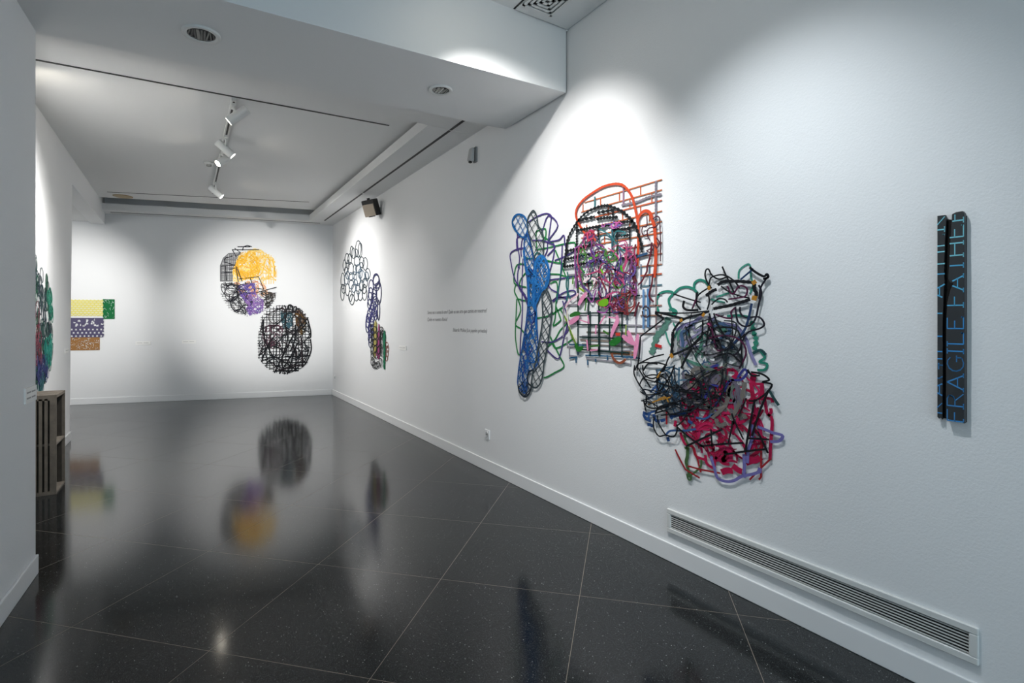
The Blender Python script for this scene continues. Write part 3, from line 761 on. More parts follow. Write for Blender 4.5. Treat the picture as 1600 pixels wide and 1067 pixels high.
lattice('3a474d',0.0065,[(-3.571,2.382),(-3.625,2.36),(-3.657,2.325),(-3.66,2.268),(-3.628,2.173),(-3.585,2.046),(-3.542,1.945),(-3.447,1.967),(-3.426,2.075),(-3.44,2.179),(-3.501,2.247),(-3.522,2.326)],0.06,5)
S('1d4f93',0.0144,[(-3.708,2.126),(-3.693,1.926),(-3.664,1.825),(-3.649,1.627),(-3.671,1.463),(-3.716,1.297),(-3.768,1.128),(-3.799,1),(-3.804,0.889),(-3.701,0.834),(-3.668,0.887),(-3.649,1.02),(-3.585,1.042),(-3.501,1.112),(-3.494,1.224),(-3.515,1.383),(-3.529,1.543),(-3.542,1.704),(-3.571,1.834),(-3.556,1.93),(-3.585,2.03),(-3.642,2.175),(-3.671,2.204)],6,closed=1)
lattice('1c62a0',0.0083,[(-3.708,2.126),(-3.693,1.926),(-3.664,1.825),(-3.649,1.627),(-3.671,1.463),(-3.716,1.297),(-3.768,1.128),(-3.799,1),(-3.804,0.889),(-3.701,0.834),(-3.668,0.887),(-3.649,1.02),(-3.585,1.042),(-3.501,1.112),(-3.494,1.224),(-3.515,1.383),(-3.529,1.543),(-3.542,1.704),(-3.571,1.834),(-3.556,1.93),(-3.585,2.03),(-3.642,2.175),(-3.671,2.204)],0.055,6)
tangle(['1c5fa5','2270b5','1d4f93','2a3f86'],0.0102,[(-3.693,1.992),(-3.664,1.825),(-3.642,1.627),(-3.664,1.463),(-3.708,1.297),(-3.753,1.129),(-3.791,0.958),(-3.761,0.852),(-3.693,0.851),(-3.657,1.036),(-3.515,1.111),(-3.508,1.383),(-3.529,1.623),(-3.556,1.865)],34,7,.22,3)
S('1f6db3',0.0211,[(-3.467,1.989),(-3.529,1.951),(-3.545,1.881),(-3.563,1.801),(-3.571,1.689),(-3.556,1.575),(-3.508,1.622),(-3.447,1.699),(-3.38,1.734),(-3.346,1.802),(-3.354,1.888),(-3.4,1.962)],8,closed=1)
lattice('1f6db3',0.0083,[(-3.467,1.989),(-3.529,1.951),(-3.545,1.881),(-3.563,1.801),(-3.571,1.689),(-3.556,1.575),(-3.508,1.622),(-3.447,1.699),(-3.38,1.734),(-3.346,1.802),(-3.354,1.888),(-3.4,1.962)],0.05,8)
tangle(['1c66ac','2a78bd'],0.0093,[(-3.467,1.989),(-3.529,1.951),(-3.545,1.881),(-3.563,1.801),(-3.571,1.689),(-3.556,1.575),(-3.508,1.622),(-3.447,1.699),(-3.38,1.734),(-3.346,1.802),(-3.354,1.888),(-3.4,1.962)],26,9,.16,5)
S('1c66ac',0.0233,[(-3.642,1.823),(-3.625,1.626),(-3.642,1.578)],9)
S('1c66ac',0.0229,[(-3.542,1.784),(-3.545,1.623),(-3.522,1.519),(-3.522,1.383)],9)
S('1c66ac',0.0236,[(-3.708,2.068),(-3.679,1.925),(-3.628,1.855)],9)
S('3a474d',0.0133,[(-3.393,1.72),(-3.316,1.616),(-3.316,1.478),(-3.367,1.268),(-3.413,1.11),(-3.44,0.99),(-3.487,0.922),(-3.549,0.896),(-3.596,0.919),(-3.571,1.027),(-3.529,1.126),(-3.494,1.24),(-3.453,1.384),(-3.433,1.502),(-3.44,1.651)],7,closed=1)
lattice('3a474d',0.0074,[(-3.393,1.72),(-3.316,1.616),(-3.316,1.478),(-3.367,1.268),(-3.413,1.11),(-3.44,0.99),(-3.487,0.922),(-3.549,0.896),(-3.596,0.919),(-3.571,1.027),(-3.529,1.126),(-3.494,1.24),(-3.453,1.384),(-3.433,1.502),(-3.44,1.651)],0.062,7)
S('1c2730',0.0143,[(-3.799,0.898),(-3.776,0.834),(-3.693,0.803),(-3.625,0.843),(-3.596,0.903),(-3.635,0.923),(-3.654,0.971),(-3.625,1.022),(-3.571,1.043)],8)
lattice('233246',0.0074,[(-3.799,0.898),(-3.776,0.834),(-3.693,0.803),(-3.625,0.843),(-3.599,0.903),(-3.664,0.929),(-3.716,0.948)],0.05,8)

ART=begin('R','paper_cutout','tall paper cutout of orange arches over brick lattice, dark grids and pink leaves',(-2.617, 1.794),1.2)
S('b5653c',0.0079,[(-2.923,2.324),(-2.192,2.324)],1)
S('b5653c',0.0079,[(-2.959,2.261),(-2.192,2.261)],1)
S('c05a35',0.0079,[(-2.82,2.197),(-2.192,2.197)],1)
S('b5653c',0.0079,[(-2.898,2.131),(-2.192,2.131)],1)
S('b5653c',0.0079,[(-2.959,2.067),(-2.192,2.067)],1)
S('b5653c',0.0079,[(-2.964,2),(-2.192,2)],1)
S('a5705a',0.0079,[(-2.744,1.936),(-2.192,1.936)],1)
S('a5705a',0.0079,[(-2.744,1.87),(-2.192,1.87)],1)
S('a5705a',0.0079,[(-2.385,1.804),(-2.192,1.804)],1)
S('bb5f3a',0.008,[(-2.939,2.318),(-2.939,2.265)],1)
S('bb5f3a',0.0077,[(-2.748,2.323),(-2.748,2.269)],1)
S('bb5f3a',0.0074,[(-2.561,2.325),(-2.561,2.267)],1)
S('bb5f3a',0.007,[(-2.369,2.319),(-2.369,2.267)],1)
S('bb5f3a',0.0069,[(-2.274,2.261),(-2.274,2.202)],1)
S('bb5f3a',0.0072,[(-2.464,2.254),(-2.464,2.203)],1)
S('bb5f3a',0.007,[(-2.369,2.191),(-2.369,2.133)],1)
S('bb5f3a',0.0076,[(-2.67,2.254),(-2.67,2.185)],1)
S('bb5f3a',0.0073,[(-2.531,2.185),(-2.531,2.137)],1)
S('bb5f3a',0.0076,[(-2.707,2.053),(-2.707,1.99)],1)
S('bb5f3a',0.008,[(-2.898,2.159),(-2.898,2.067)],1)
S('bb5f3a',0.0069,[(-2.293,2.143),(-2.293,2.086)],1)
S('bb5f3a',0.0072,[(-2.464,2.132),(-2.464,2.078)],1)
S('77727e',0.0136,[(-2.239,2.327),(-2.239,2.077)],2,jag=0.2)
S('8a6a80',0.0119,[(-2.522,2.347),(-2.522,2.226)],2)
S('3f7076',0.0128,[(-2.805,2.344),(-2.805,2.267)],3)
S('7d7680',0.015,[(-2.539,2.232),(-2.4,2.226),(-2.293,2.237),(-2.192,2.233)],3,jag=0.25)
S('b8583a',0.0091,[(-2.369,1.745),(-2.192,1.745)],1)
S('5a7a86',0.0091,[(-2.353,1.677),(-2.192,1.677)],1)
S('8d8288',0.0091,[(-2.369,1.616),(-2.192,1.616)],1)
S('9a7068',0.0091,[(-2.385,1.55),(-2.192,1.55)],1)
S('8b6a58',0.0091,[(-2.369,1.489),(-2.192,1.489)],1)
S('8a7f86',0.0091,[(-2.4,1.422),(-2.192,1.422)],1)
S('7a6a66',0.0091,[(-2.898,1.374),(-2.192,1.374)],1)
S('8c7d72',0.0097,[(-2.969,1.314),(-2.4,1.314)],1)
S('7c7470',0.0097,[(-2.949,1.284),(-2.4,1.284)],1)
S('8c6a50',0.0097,[(-2.898,1.249),(-2.4,1.249)],1)
S('a06a48',0.0097,[(-2.652,1.232),(-2.4,1.232)],1)
S('8f7a7c',0.0099,[(-2.239,2.077),(-2.239,1.403)],1)
S('8d8994',0.0103,[(-2.408,1.812),(-2.408,1.343)],1)
S('6d7f92',0.01,[(-2.293,1.801),(-2.293,1.403)],1)
S('6f7a86',0.0105,[(-2.489,1.58),(-2.489,1.341)],1)
S('5f6f80',0.0102,[(-2.365,1.819),(-2.365,1.663)],1)
S('3c4a52',0.0108,[(-2.582,2.133),(-2.582,1.827)],1)
S('6a5a6a',0.0105,[(-2.464,2.078),(-2.464,1.579)],1)
S('918e96',0.0129,[(-3.169,1.594),(-3.169,1.329),(-3.124,1.33),(-3.124,1.261),(-3.037,1.26)],2,curve=0)
S('918e96',0.0126,[(-3.169,1.576),(-2.99,1.576)],2,curve=0)
S('918e96',0.0126,[(-3.174,1.447),(-2.99,1.451)],2,curve=0)
S('918e96',0.0129,[(-3.097,1.256),(-3.097,1.19),(-3.006,1.189)],2,curve=0)
S('918e96',0.0111,[(-2.903,1.198),(-2.898,1.181),(-2.617,1.177),(-2.452,1.169),(-2.452,1.262),(-2.617,1.248),(-2.762,1.25)],2,curve=0)
S('918e96',0.0125,[(-3.108,1.806),(-2.969,1.802)],2,curve=0)
S('918e96',0.0113,[(-2.949,1.342),(-2.514,1.358)],2,curve=0)
S('918e96',0.0109,[(-2.858,1.428),(-2.369,1.425)],2,curve=0)
S('2a5878',0.0111,[(-3.097,1.17),(-3,1.185)],3,curve=0)
S('2a5878',0.0111,[(-3.016,1.185),(-3.014,1.141)],3,curve=0)
S('2a5878',0.0108,[(-2.883,1.173),(-2.88,1.133)],3,curve=0)
S('2a5878',0.0106,[(-2.796,1.184),(-2.796,1.162)],3,curve=0)
S('2a5878',0.0103,[(-2.675,1.217),(-2.675,1.182)],3,curve=0)
S('2a5878',0.0098,[(-2.908,1.204),(-2.464,1.216),(-2.369,1.213)],3,curve=0)
S('2a5878',0.0109,[(-3.097,1.276),(-2.898,1.277)],3,curve=0)
S('2a5878',0.0098,[(-2.531,1.213),(-2.473,1.213)],3,curve=0)
S('2a5878',0.0111,[(-3,1.26),(-2.99,1.199)],3,curve=0)
S('8a4b35',0.0174,[(-2.626,1.229),(-2.608,1.196),(-2.569,1.174),(-2.531,1.176),(-2.493,1.2)],6)
S('16302e',0.0103,[(-2.99,1.744),(-2.99,1.247)],4)
S('16302e',0.0101,[(-2.873,1.788),(-2.873,1.245)],4)
S('16302e',0.0098,[(-2.762,1.844),(-2.762,1.212)],4)
S('16302e',0.0096,[(-2.652,1.784),(-2.652,1.237)],4)
S('16302e',0.0093,[(-2.531,1.581),(-2.531,1.213)],4)
S('16302e',0.01,[(-2.854,1.526),(-2.854,1.2)],4)
S('16302e',0.0098,[(-2.753,1.537),(-2.753,1.206)],4)
S('16302e',0.0107,[(-3.032,1.511),(-2.573,1.511)],4)
S('16302e',0.0105,[(-3,1.427),(-2.493,1.427)],4)
S('16302e',0.0106,[(-2.974,1.336),(-2.518,1.336)],4)
S('16302e',0.0105,[(-2.974,1.243),(-2.464,1.243)],4)
S('16302e',0.0109,[(-2.99,1.609),(-2.617,1.609)],4)
S('16302e',0.0102,[(-2.918,1.618),(-2.369,1.618)],4)
S('16302e',0.0113,[(-2.969,1.727),(-2.781,1.727)],4)
S('16302e',0.0103,[(-2.617,1.507),(-2.4,1.507)],4)
S('c0482a',0.0161,[(-2.888,2.072),(-2.974,2.171),(-3.006,2.223),(-3.013,2.272),(-2.985,2.313),(-2.918,2.35),(-2.829,2.375),(-2.725,2.394),(-2.635,2.393),(-2.573,2.383),(-2.522,2.362),(-2.473,2.318),(-2.44,2.27),(-2.416,2.206),(-2.4,2.15),(-2.385,2.078),(-2.381,2.007),(-2.385,1.891),(-2.392,1.81)],5,jag=0.08)
S('c4482a',0.0199,[(-2.388,2.09),(-2.377,2.123),(-2.346,2.149),(-2.311,2.152),(-2.278,2.129),(-2.259,2.08),(-2.245,2.039),(-2.237,1.965),(-2.234,1.88),(-2.237,1.796),(-2.248,1.724)],6)
S('15191c',0.0167,[(-3.152,1.865),(-3.135,1.947),(-3.119,2.042),(-3.097,2.094),(-3.053,2.143),(-3,2.189),(-2.949,2.22),(-2.878,2.247),(-2.8,2.259),(-2.725,2.261),(-2.67,2.254),(-2.599,2.225),(-2.531,2.191),(-2.481,2.153),(-2.432,2.109),(-2.4,2.063),(-2.377,2.007),(-2.353,1.945),(-2.35,1.893)],7,jag=0.5)
S('15191c',0.0192,[(-3.135,1.988),(-2.98,1.994),(-2.829,2.002)],7,jag=0.5)
S('15191c',0.019,[(-3.152,1.928),(-2.949,1.934),(-2.762,1.94)],7,jag=0.5)
S('15191c',0.0189,[(-3.152,1.872),(-2.918,1.874),(-2.725,1.878)],7,jag=0.5)
S('15191c',0.0188,[(-2.99,2.2),(-2.888,2.2),(-2.8,2.198)],7,jag=0.5)
S('15191c',0.0184,[(-3,2.128),(-2.8,2.124),(-2.626,2.116)],7,jag=0.5)
S('15191c',0.0179,[(-2.781,2.176),(-2.67,2.17),(-2.565,2.155)],7,jag=0.5)
S('15191c',0.0179,[(-2.772,2.222),(-2.688,2.217),(-2.608,2.211)],7,jag=0.5)
S('15191c',0.0172,[(-2.617,2.124),(-2.514,2.113),(-2.424,2.104)],7,jag=0.5)
S('15191c',0.0171,[(-2.617,2.077),(-2.497,2.065),(-2.408,2.07)],7,jag=0.5)
S('15191c',0.017,[(-2.617,2.034),(-2.464,2.019)],7,jag=0.5)
S('15191c',0.0167,[(-2.531,1.871),(-2.385,1.879)],7,jag=0.5)
S('15191c',0.0133,[(-3,2.182),(-3,2.007)],7,jag=0.5)
S('15191c',0.0122,[(-2.613,2.212),(-2.613,2.144)],7,jag=0.5)
S('15191c',0.0133,[(-2.98,1.998),(-2.98,1.877)],7,jag=0.5)
S('15191c',0.0138,[(-3.152,1.928),(-3.152,1.865)],7,jag=0.5)
S('15191c',0.0126,[(-2.762,2.125),(-2.762,2.022)],7,jag=0.5)
S('15191c',0.0117,[(-2.456,2.065),(-2.456,1.994)],7,jag=0.5)
S('2b4a6c',0.0165,[(-2.4,1.869),(-2.353,1.876),(-2.3,1.882)],7)
S('2a5560',0.0095,[(-2.744,2.033),(-2.725,2.049),(-2.67,2.045),(-2.626,2.017),(-2.617,1.954),(-2.643,1.907),(-2.688,1.925),(-2.734,1.981)],8,closed=1)
S('2a5560',0.0149,[(-2.617,2.084),(-2.617,1.892)],8)
S('2f6a70',0.0087,[(-2.753,2.104),(-2.652,2.052),(-2.573,1.973),(-2.506,1.923),(-2.464,1.959)],8)
S('2f6a70',0.0086,[(-2.599,2.013),(-2.582,2.06),(-2.514,2.05),(-2.489,2.034),(-2.531,2.028)],8)
S('2f6a70',0.0089,[(-2.707,1.889),(-2.652,1.908),(-2.582,1.889)],8)
S('5f86b0',0.0139,[(-2.338,1.656),(-2.338,1.402)],5)
S('5a82ac',0.0151,[(-2.3,1.659),(-2.3,1.414)],5)
S('3a3038',0.0075,[(-2.346,1.518),(-2.338,1.489),(-2.311,1.477),(-2.285,1.494),(-2.293,1.534),(-2.323,1.546),(-2.342,1.529)],6)
S('4a2430',0.007,[(-2.304,2.116),(-2.304,2.053),(-2.338,2.053),(-2.346,2.025),(-2.33,2),(-2.293,2.006)],8)
S('4a2430',0.0068,[(-2.256,2.091),(-2.219,2.102),(-2.198,2.076),(-2.226,2.041),(-2.293,2.035),(-2.3,1.996),(-2.278,1.959)],8)
S('4a2430',0.0067,[(-2.198,2.059),(-2.194,1.959),(-2.194,1.82)],8)
S('4a2430',0.0068,[(-2.308,1.928),(-2.27,1.935),(-2.248,1.91),(-2.278,1.885),(-2.308,1.9)],8)
S('4a2430',0.0068,[(-2.226,1.969),(-2.201,1.937),(-2.219,1.906),(-2.241,1.931)],8)
S('4a2430',0.0068,[(-2.3,1.899),(-2.263,1.906),(-2.27,1.873),(-2.293,1.87)],8)
S('5a1f2c',0.0113,[(-2.263,1.945),(-2.278,1.857),(-2.3,1.802),(-2.304,1.768),(-2.323,1.741),(-2.346,1.708),(-2.377,1.687)],8)
S('5a1f2c',0.0112,[(-2.256,1.747),(-2.263,1.686),(-2.285,1.613),(-2.248,1.572)],8)
S('5a1f2c',0.0117,[(-2.4,1.951),(-2.416,1.871),(-2.424,1.79),(-2.392,1.705)],8)
S('5a1f2c',0.0116,[(-2.432,1.767),(-2.416,1.695),(-2.448,1.638)],8)
S('5a1f2c',0.0116,[(-2.369,1.576),(-2.4,1.518),(-2.408,1.483)],8)
tangle(['7d3f74','9c3558','5d4788','a8446a','46386a','7a2a3c','b04a78','5a3a5a','4a7a3a','2a4a58'],0.0075,[(-2.898,2.106),(-2.82,2.114),(-2.744,2.007),(-2.652,1.958),(-2.548,1.994),(-2.481,2.021),(-2.408,1.929),(-2.385,1.81),(-2.361,1.68),(-2.385,1.576),(-2.448,1.507),(-2.582,1.497),(-2.688,1.536),(-2.8,1.577),(-2.868,1.657),(-2.939,1.694),(-3,1.717),(-3.011,1.799),(-3.016,1.934),(-2.949,2.034)],105,9,.24,11,1)
tangle(['6a2a34','7d3030','4a2a38','8a3a3a'],0.0081,[(-2.635,1.628),(-2.481,1.645),(-2.385,1.676),(-2.392,1.548),(-2.424,1.484),(-2.531,1.497),(-2.626,1.535)],22,9,.18,12,1)
S('8a4a8a',0.0119,[(-3.011,2.001),(-3.016,1.901),(-3.006,1.778),(-3,1.697)],9)
S('8a4a8a',0.0117,[(-3.011,2.001),(-2.939,2.019),(-2.868,2.082)],9)
S('8a4a8a',0.0114,[(-2.781,1.672),(-2.82,1.59),(-2.868,1.625)],9)
S('8a4a8a',0.011,[(-2.772,1.525),(-2.688,1.511),(-2.652,1.554)],9)
tangle(['c060a0','a05a9a','6f5aa0'],0.0068,[(-2.734,2.165),(-2.617,2.151),(-2.497,2.101),(-2.497,2.065),(-2.617,2.084),(-2.725,2.119)],10,10,.10,14,1)
tangle(['c04460','b03a4a','c8583c'],0.0078,[(-2.888,2.105),(-2.781,2.102),(-2.772,2.024),(-2.868,2.03)],9,10,.10,15,1)
S('d98aae',0.0341,[(-2.974,1.571),(-2.933,1.616),(-2.88,1.661)],10,name='leaf')
S('d98aae',0.0407,[(-3.094,1.433),(-3.032,1.457),(-2.964,1.487)],10,name='leaf')
S('d98aae',0.0316,[(-2.573,1.493),(-2.565,1.456),(-2.599,1.401),(-2.626,1.342)],10,name='leaf')
S('d98aae',0.0356,[(-2.518,1.357),(-2.456,1.325),(-2.388,1.301)],10,name='leaf')
S('d98aae',0.0301,[(-2.377,1.369),(-2.392,1.292),(-2.408,1.207)],10,name='leaf')
S('d98aae',0.0288,[(-2.469,1.391),(-2.448,1.355),(-2.42,1.318)],10,name='leaf')
S('d98aae',0.0275,[(-2.777,1.424),(-2.783,1.36)],10,name='leaf')
S('d98aae',0.0318,[(-2.878,1.316),(-2.866,1.241)],10,name='leaf')
S('d98aae',0.0256,[(-2.844,1.241),(-2.762,1.251)],10,name='leaf')
S('d98aae',0.029,[(-2.688,1.491),(-2.739,1.434)],10,name='leaf')
S('d98aae',0.0262,[(-2.582,1.585),(-2.569,1.517)],10,name='leaf')
S('d98aae',0.0227,[(-2.652,1.481),(-2.582,1.474)],10,name='leaf')
S('d98aae',0.0242,[(-2.868,1.496),(-2.854,1.434)],10,name='leaf')
S('d98aae',0.0224,[(-2.959,1.463),(-2.868,1.443)],10,name='leaf')
S('e3b8c8',0.0126,[(-3.13,1.554),(-3.075,1.607),(-3,1.639),(-2.974,1.658)],10)
S('ddd4c6',0.0113,[(-3.108,1.54),(-3.097,1.457),(-3.064,1.382),(-2.99,1.312)],10)
S('e8d3d8',0.0155,[(-2.918,1.741),(-2.858,1.762),(-2.791,1.749),(-2.81,1.715)],10)
S('4f8f24',0.0291,[(-3.032,1.789),(-3.037,1.732)],11,name='leaf')
S('8aa82a',0.0321,[(-2.964,1.7),(-2.908,1.669)],11,name='leaf')
S('6aa61e',0.052,[(-2.748,1.576),(-2.688,1.582),(-2.651,1.59)],11,name='leaf')
S('2a6a2a',0.0328,[(-3.075,1.492),(-3.011,1.507),(-2.949,1.511)],11,name='leaf')
S('3f7f2a',0.0245,[(-2.878,1.614),(-2.898,1.529)],11,name='leaf')
S('1f6a26',0.049,[(-2.635,1.295),(-2.582,1.315),(-2.531,1.338)],11,name='leaf')
S('3a6a30',0.0345,[(-2.839,1.271),(-2.744,1.282)],11,name='leaf')
S('1f6a26',0.0383,[(-3.006,1.288),(-2.974,1.243),(-2.918,1.265)],11,name='leaf')
S('6a8a30',0.0175,[(-3.086,1.416),(-3.053,1.355),(-3,1.282)],11,name='leaf')
S('7a9a2a',0.0276,[(-3.135,1.492),(-3.108,1.45)],11,name='leaf')
S('3a6a2a',0.0338,[(-2.702,1.387),(-2.648,1.362)],11,name='leaf')
S('5fa428',0.0365,[(-2.854,1.901),(-2.758,1.921)],11,name='leaf')
S('4a9a28',0.0344,[(-2.531,1.826),(-2.514,1.776)],11,name='leaf')
S('6fae2a',0.0306,[(-2.727,1.818),(-2.702,1.785)],11,name='leaf')
S('2f7a3a',0.032,[(-2.944,1.847),(-2.898,1.803)],11,name='leaf')
S('3a8a50',0.023,[(-2.67,1.904),(-2.626,1.912)],11,name='leaf')
S('8aa040',0.0222,[(-2.481,1.426),(-2.485,1.36)],11,name='leaf')
S('2f6a3a',0.019,[(-2.539,1.438),(-2.531,1.384)],11,name='leaf')
S('c03a2a',0.02,[(-2.582,1.364),(-2.539,1.365)],9)

ART=begin('R','paper_cutout','dense black, teal and crimson tangled paper cutout above the ventilation grille',(-1.866, 1.142),1.2)
S('2a7f6c',0.0143,[(-2.237,1.589),(-2.206,1.625),(-2.147,1.635),(-2.106,1.62),(-2.139,1.586),(-2.127,1.539),(-2.098,1.506)],1)
S('2a7f6c',0.0139,[(-2.102,1.617),(-2.058,1.647),(-2.003,1.653),(-1.958,1.638),(-1.928,1.609)],1)
S('2a7f6c',0.0136,[(-1.954,1.641),(-1.95,1.672),(-1.914,1.688),(-1.87,1.67),(-1.856,1.642)],1)
S('2a7f6c',0.0142,[(-2.139,1.52),(-2.11,1.526),(-2.082,1.509),(-2.106,1.49),(-2.147,1.501)],1)
S('2a7f6c',0.0148,[(-2.237,1.589),(-2.232,1.549),(-2.219,1.508)],1)
S('2a7f6c',0.012,[(-1.547,1.299),(-1.524,1.268),(-1.553,1.244),(-1.513,1.236),(-1.524,1.207),(-1.565,1.202)],1)
S('2a7f6c',0.0126,[(-1.74,1.48),(-1.669,1.483),(-1.601,1.471)],1)
S('3f8f7c',0.008,[(-1.672,1.678),(-1.666,1.723),(-1.622,1.75),(-1.604,1.737),(-1.601,1.684),(-1.589,1.638),(-1.607,1.594)],1)
S('3f8f7c',0.0084,[(-1.807,1.586),(-1.747,1.601),(-1.707,1.611)],1)
S('3f8f7c',0.0087,[(-1.928,1.392),(-1.928,1.355),(-1.885,1.338),(-1.863,1.363),(-1.899,1.384)],1)
S('3f8f7c',0.0094,[(-2.164,1.389),(-2.139,1.323),(-2.114,1.305)],1)
S('3f8f7c',0.0085,[(-1.842,1.575),(-1.787,1.561),(-1.753,1.554)],1)
S('3f8f7c',0.0092,[(-2.106,1.442),(-2.082,1.396),(-2.098,1.351)],1)
S('557f72',0.037,[(-2.139,1.474),(-2.181,1.402),(-2.232,1.361),(-2.259,1.285),(-2.281,1.247)],1,jag=0.25)
S('2f7f6a',0.0183,[(-1.595,1.454),(-1.586,1.398),(-1.571,1.354),(-1.583,1.303)],1,jag=0.5)
S('23484a',0.0133,[(-1.589,1.286),(-1.547,1.305),(-1.518,1.282)],2)
S('8480ab',0.015,[(-1.767,1.442),(-1.72,1.434),(-1.682,1.425),(-1.644,1.386),(-1.619,1.341),(-1.601,1.286),(-1.571,1.226)],2)
S('8480ab',0.0165,[(-2.082,1.396),(-2.027,1.429),(-1.958,1.448),(-1.899,1.479)],2)
S('8480ab',0.0159,[(-1.856,1.478),(-1.828,1.454),(-1.814,1.478)],2)
S('8480ab',0.0169,[(-2.05,1.326),(-2.042,1.378),(-2.003,1.398)],2)
tangle(['6b7269','54615f','77767e','49565c','4f8070','3f5878','8480a0'],0.0116,[(-2.082,1.39),(-2.019,1.429),(-1.899,1.454),(-1.814,1.466),(-1.733,1.431),(-1.695,1.362),(-1.682,1.304),(-1.632,1.25),(-1.619,1.194),(-2.034,1.161),(-2.066,1.262)],34,2,.26,21,1)
tangle(['a81646','9a1440','b01e50','941238'],0.0123,[(-2.039,1.059),(-1.935,1.175),(-1.785,1.206),(-1.688,1.201),(-1.622,1.188),(-1.59,1.161),(-1.546,1.124),(-1.528,1.068),(-1.528,0.97),(-1.503,0.934),(-1.509,0.829),(-1.558,0.761),(-1.622,0.723),(-1.688,0.696),(-1.785,0.673),(-1.844,0.685),(-1.904,0.691),(-1.95,0.74),(-2.015,0.808),(-2.064,0.867),(-2.048,0.991)],88,3,.22,22,1)
S('a81644',0.023,[(-1.596,1.128),(-1.537,1.132),(-1.534,1.056),(-1.584,1.053)],4,closed=1,curve=0)
S('a81644',0.0273,[(-1.58,1.182),(-1.59,1.137)],4)
S('a81644',0.0138,[(-1.522,1.058),(-1.509,0.99),(-1.483,0.96),(-1.491,0.833),(-1.494,0.758)],4)
S('a81644',0.0153,[(-1.873,0.698),(-1.866,0.655),(-1.821,0.64),(-1.814,0.692)],4)
S('a81644',0.0159,[(-2.048,0.795),(-2.015,0.734),(-1.958,0.726),(-1.935,0.678),(-1.873,0.672)],4)
S('a81644',0.0138,[(-1.515,1.064),(-1.488,1.062),(-1.48,1.046)],4)
S('a81644',0.0138,[(-1.503,0.974),(-1.488,0.999),(-1.491,1.016)],4)
S('a81644',0.0151,[(-1.8,0.708),(-1.764,0.678),(-1.722,0.682)],4)
S('a81644',0.0165,[(-2.081,0.857),(-2.09,0.822)],4)
S('a81644',0.0143,[(-1.622,0.705),(-1.584,0.726),(-1.534,0.755)],4)
S('a81644',0.0312,[(-1.771,0.627),(-1.736,0.645),(-1.702,0.65)],4)
S('a81644',0.0307,[(-1.702,0.68),(-1.675,0.666),(-1.648,0.66)],4)
S('a81644',0.0298,[(-1.622,0.747),(-1.584,0.732),(-1.546,0.758)],4)
S('a81644',0.0325,[(-1.904,0.854),(-1.873,0.865),(-1.836,0.878)],4)
S('a81644',0.0313,[(-1.771,0.945),(-1.743,0.943)],4)
S('97202a',0.0096,[(-2.085,0.686),(-2.048,0.633),(-2.01,0.585),(-1.911,0.56)],5,curve=0)
S('97202a',0.0093,[(-1.994,0.609),(-1.904,0.61),(-1.778,0.62)],5,curve=0)
S('97202a',0.0093,[(-1.966,0.737),(-1.927,0.667),(-1.904,0.594)],5,curve=0)
S('97202a',0.0083,[(-1.488,0.765),(-1.54,0.707),(-1.603,0.63)],5,curve=0)
S('97202a',0.0083,[(-1.54,0.858),(-1.54,0.66),(-1.552,0.643)],5,curve=0)
S('97202a',0.0099,[(-2.15,0.922),(-2.15,0.825)],5,curve=0)
S('43613a',0.0176,[(-1.994,0.718),(-1.997,0.665),(-2.006,0.629),(-1.994,0.599),(-1.978,0.546)],5)
S('43613a',0.0101,[(-1.9,0.666),(-1.904,0.627),(-1.943,0.585),(-1.978,0.556)],5)
S('43613a',0.0102,[(-2,0.561),(-1.99,0.533),(-1.973,0.536),(-1.969,0.565)],5)
S('43613a',0.0103,[(-2.023,0.8),(-2.006,0.756),(-1.982,0.721)],5)
S('43613a',0.0132,[(-2.015,0.707),(-1.994,0.718)],5)
S('716ca8',0.0147,[(-1.836,0.7),(-1.814,0.641),(-1.792,0.59),(-1.736,0.586),(-1.688,0.605),(-1.648,0.636),(-1.584,0.664),(-1.54,0.689)],6)
S('716ca8',0.0145,[(-1.635,0.756),(-1.632,0.697),(-1.635,0.633)],6)
S('716ca8',0.0136,[(-1.488,0.896),(-1.43,0.893),(-1.432,0.873)],6)
S('716ca8',0.0137,[(-1.491,0.849),(-1.45,0.859),(-1.43,0.876)],6)
S('716ca8',0.0139,[(-1.558,0.913),(-1.503,0.902),(-1.468,0.894)],6)
S('716ca8',0.0144,[(-1.59,0.919),(-1.584,0.861),(-1.609,0.785),(-1.615,0.713)],6)
S('716ca8',0.0154,[(-1.873,1.013),(-1.844,0.966),(-1.785,0.949)],6)
S('716ca8',0.0255,[(-1.558,0.694),(-1.537,0.69)],6)
tangle(['6f6a66','7d7570','5d6a62','66606e'],0.014,[(-2.039,1.154),(-1.889,1.205),(-1.757,1.214),(-1.688,1.146),(-1.648,1.084),(-1.635,0.965),(-1.715,0.929),(-1.785,0.949),(-1.873,0.962),(-1.935,0.927),(-2.039,0.992)],22,6,.24,23,1)
S('6e6864',0.0201,[(-1.628,1.134),(-1.648,1.042),(-1.688,0.963),(-1.715,0.929)],7,jag=0.15)
S('6e6864',0.0207,[(-1.722,1.106),(-1.736,1.012),(-1.785,0.955),(-1.829,0.917)],7,jag=0.15)
S('6e6864',0.0211,[(-1.904,1.055),(-1.858,0.989),(-1.814,0.945)],7,jag=0.15)
S('6e6864',0.0197,[(-1.668,0.948),(-1.635,0.959),(-1.622,0.943)],7,jag=0.15)
S('6e6864',0.0207,[(-1.8,0.915),(-1.785,0.88),(-1.736,0.901)],7,jag=0.15)
S('26467a',0.0191,[(-2.339,0.87),(-2.306,0.864),(-2.282,0.871)],7)
S('26467a',0.0191,[(-2.335,0.86),(-2.315,0.834),(-2.273,0.826)],7)
S('26467a',0.0189,[(-2.301,0.8),(-2.268,0.802),(-2.263,0.788)],7)
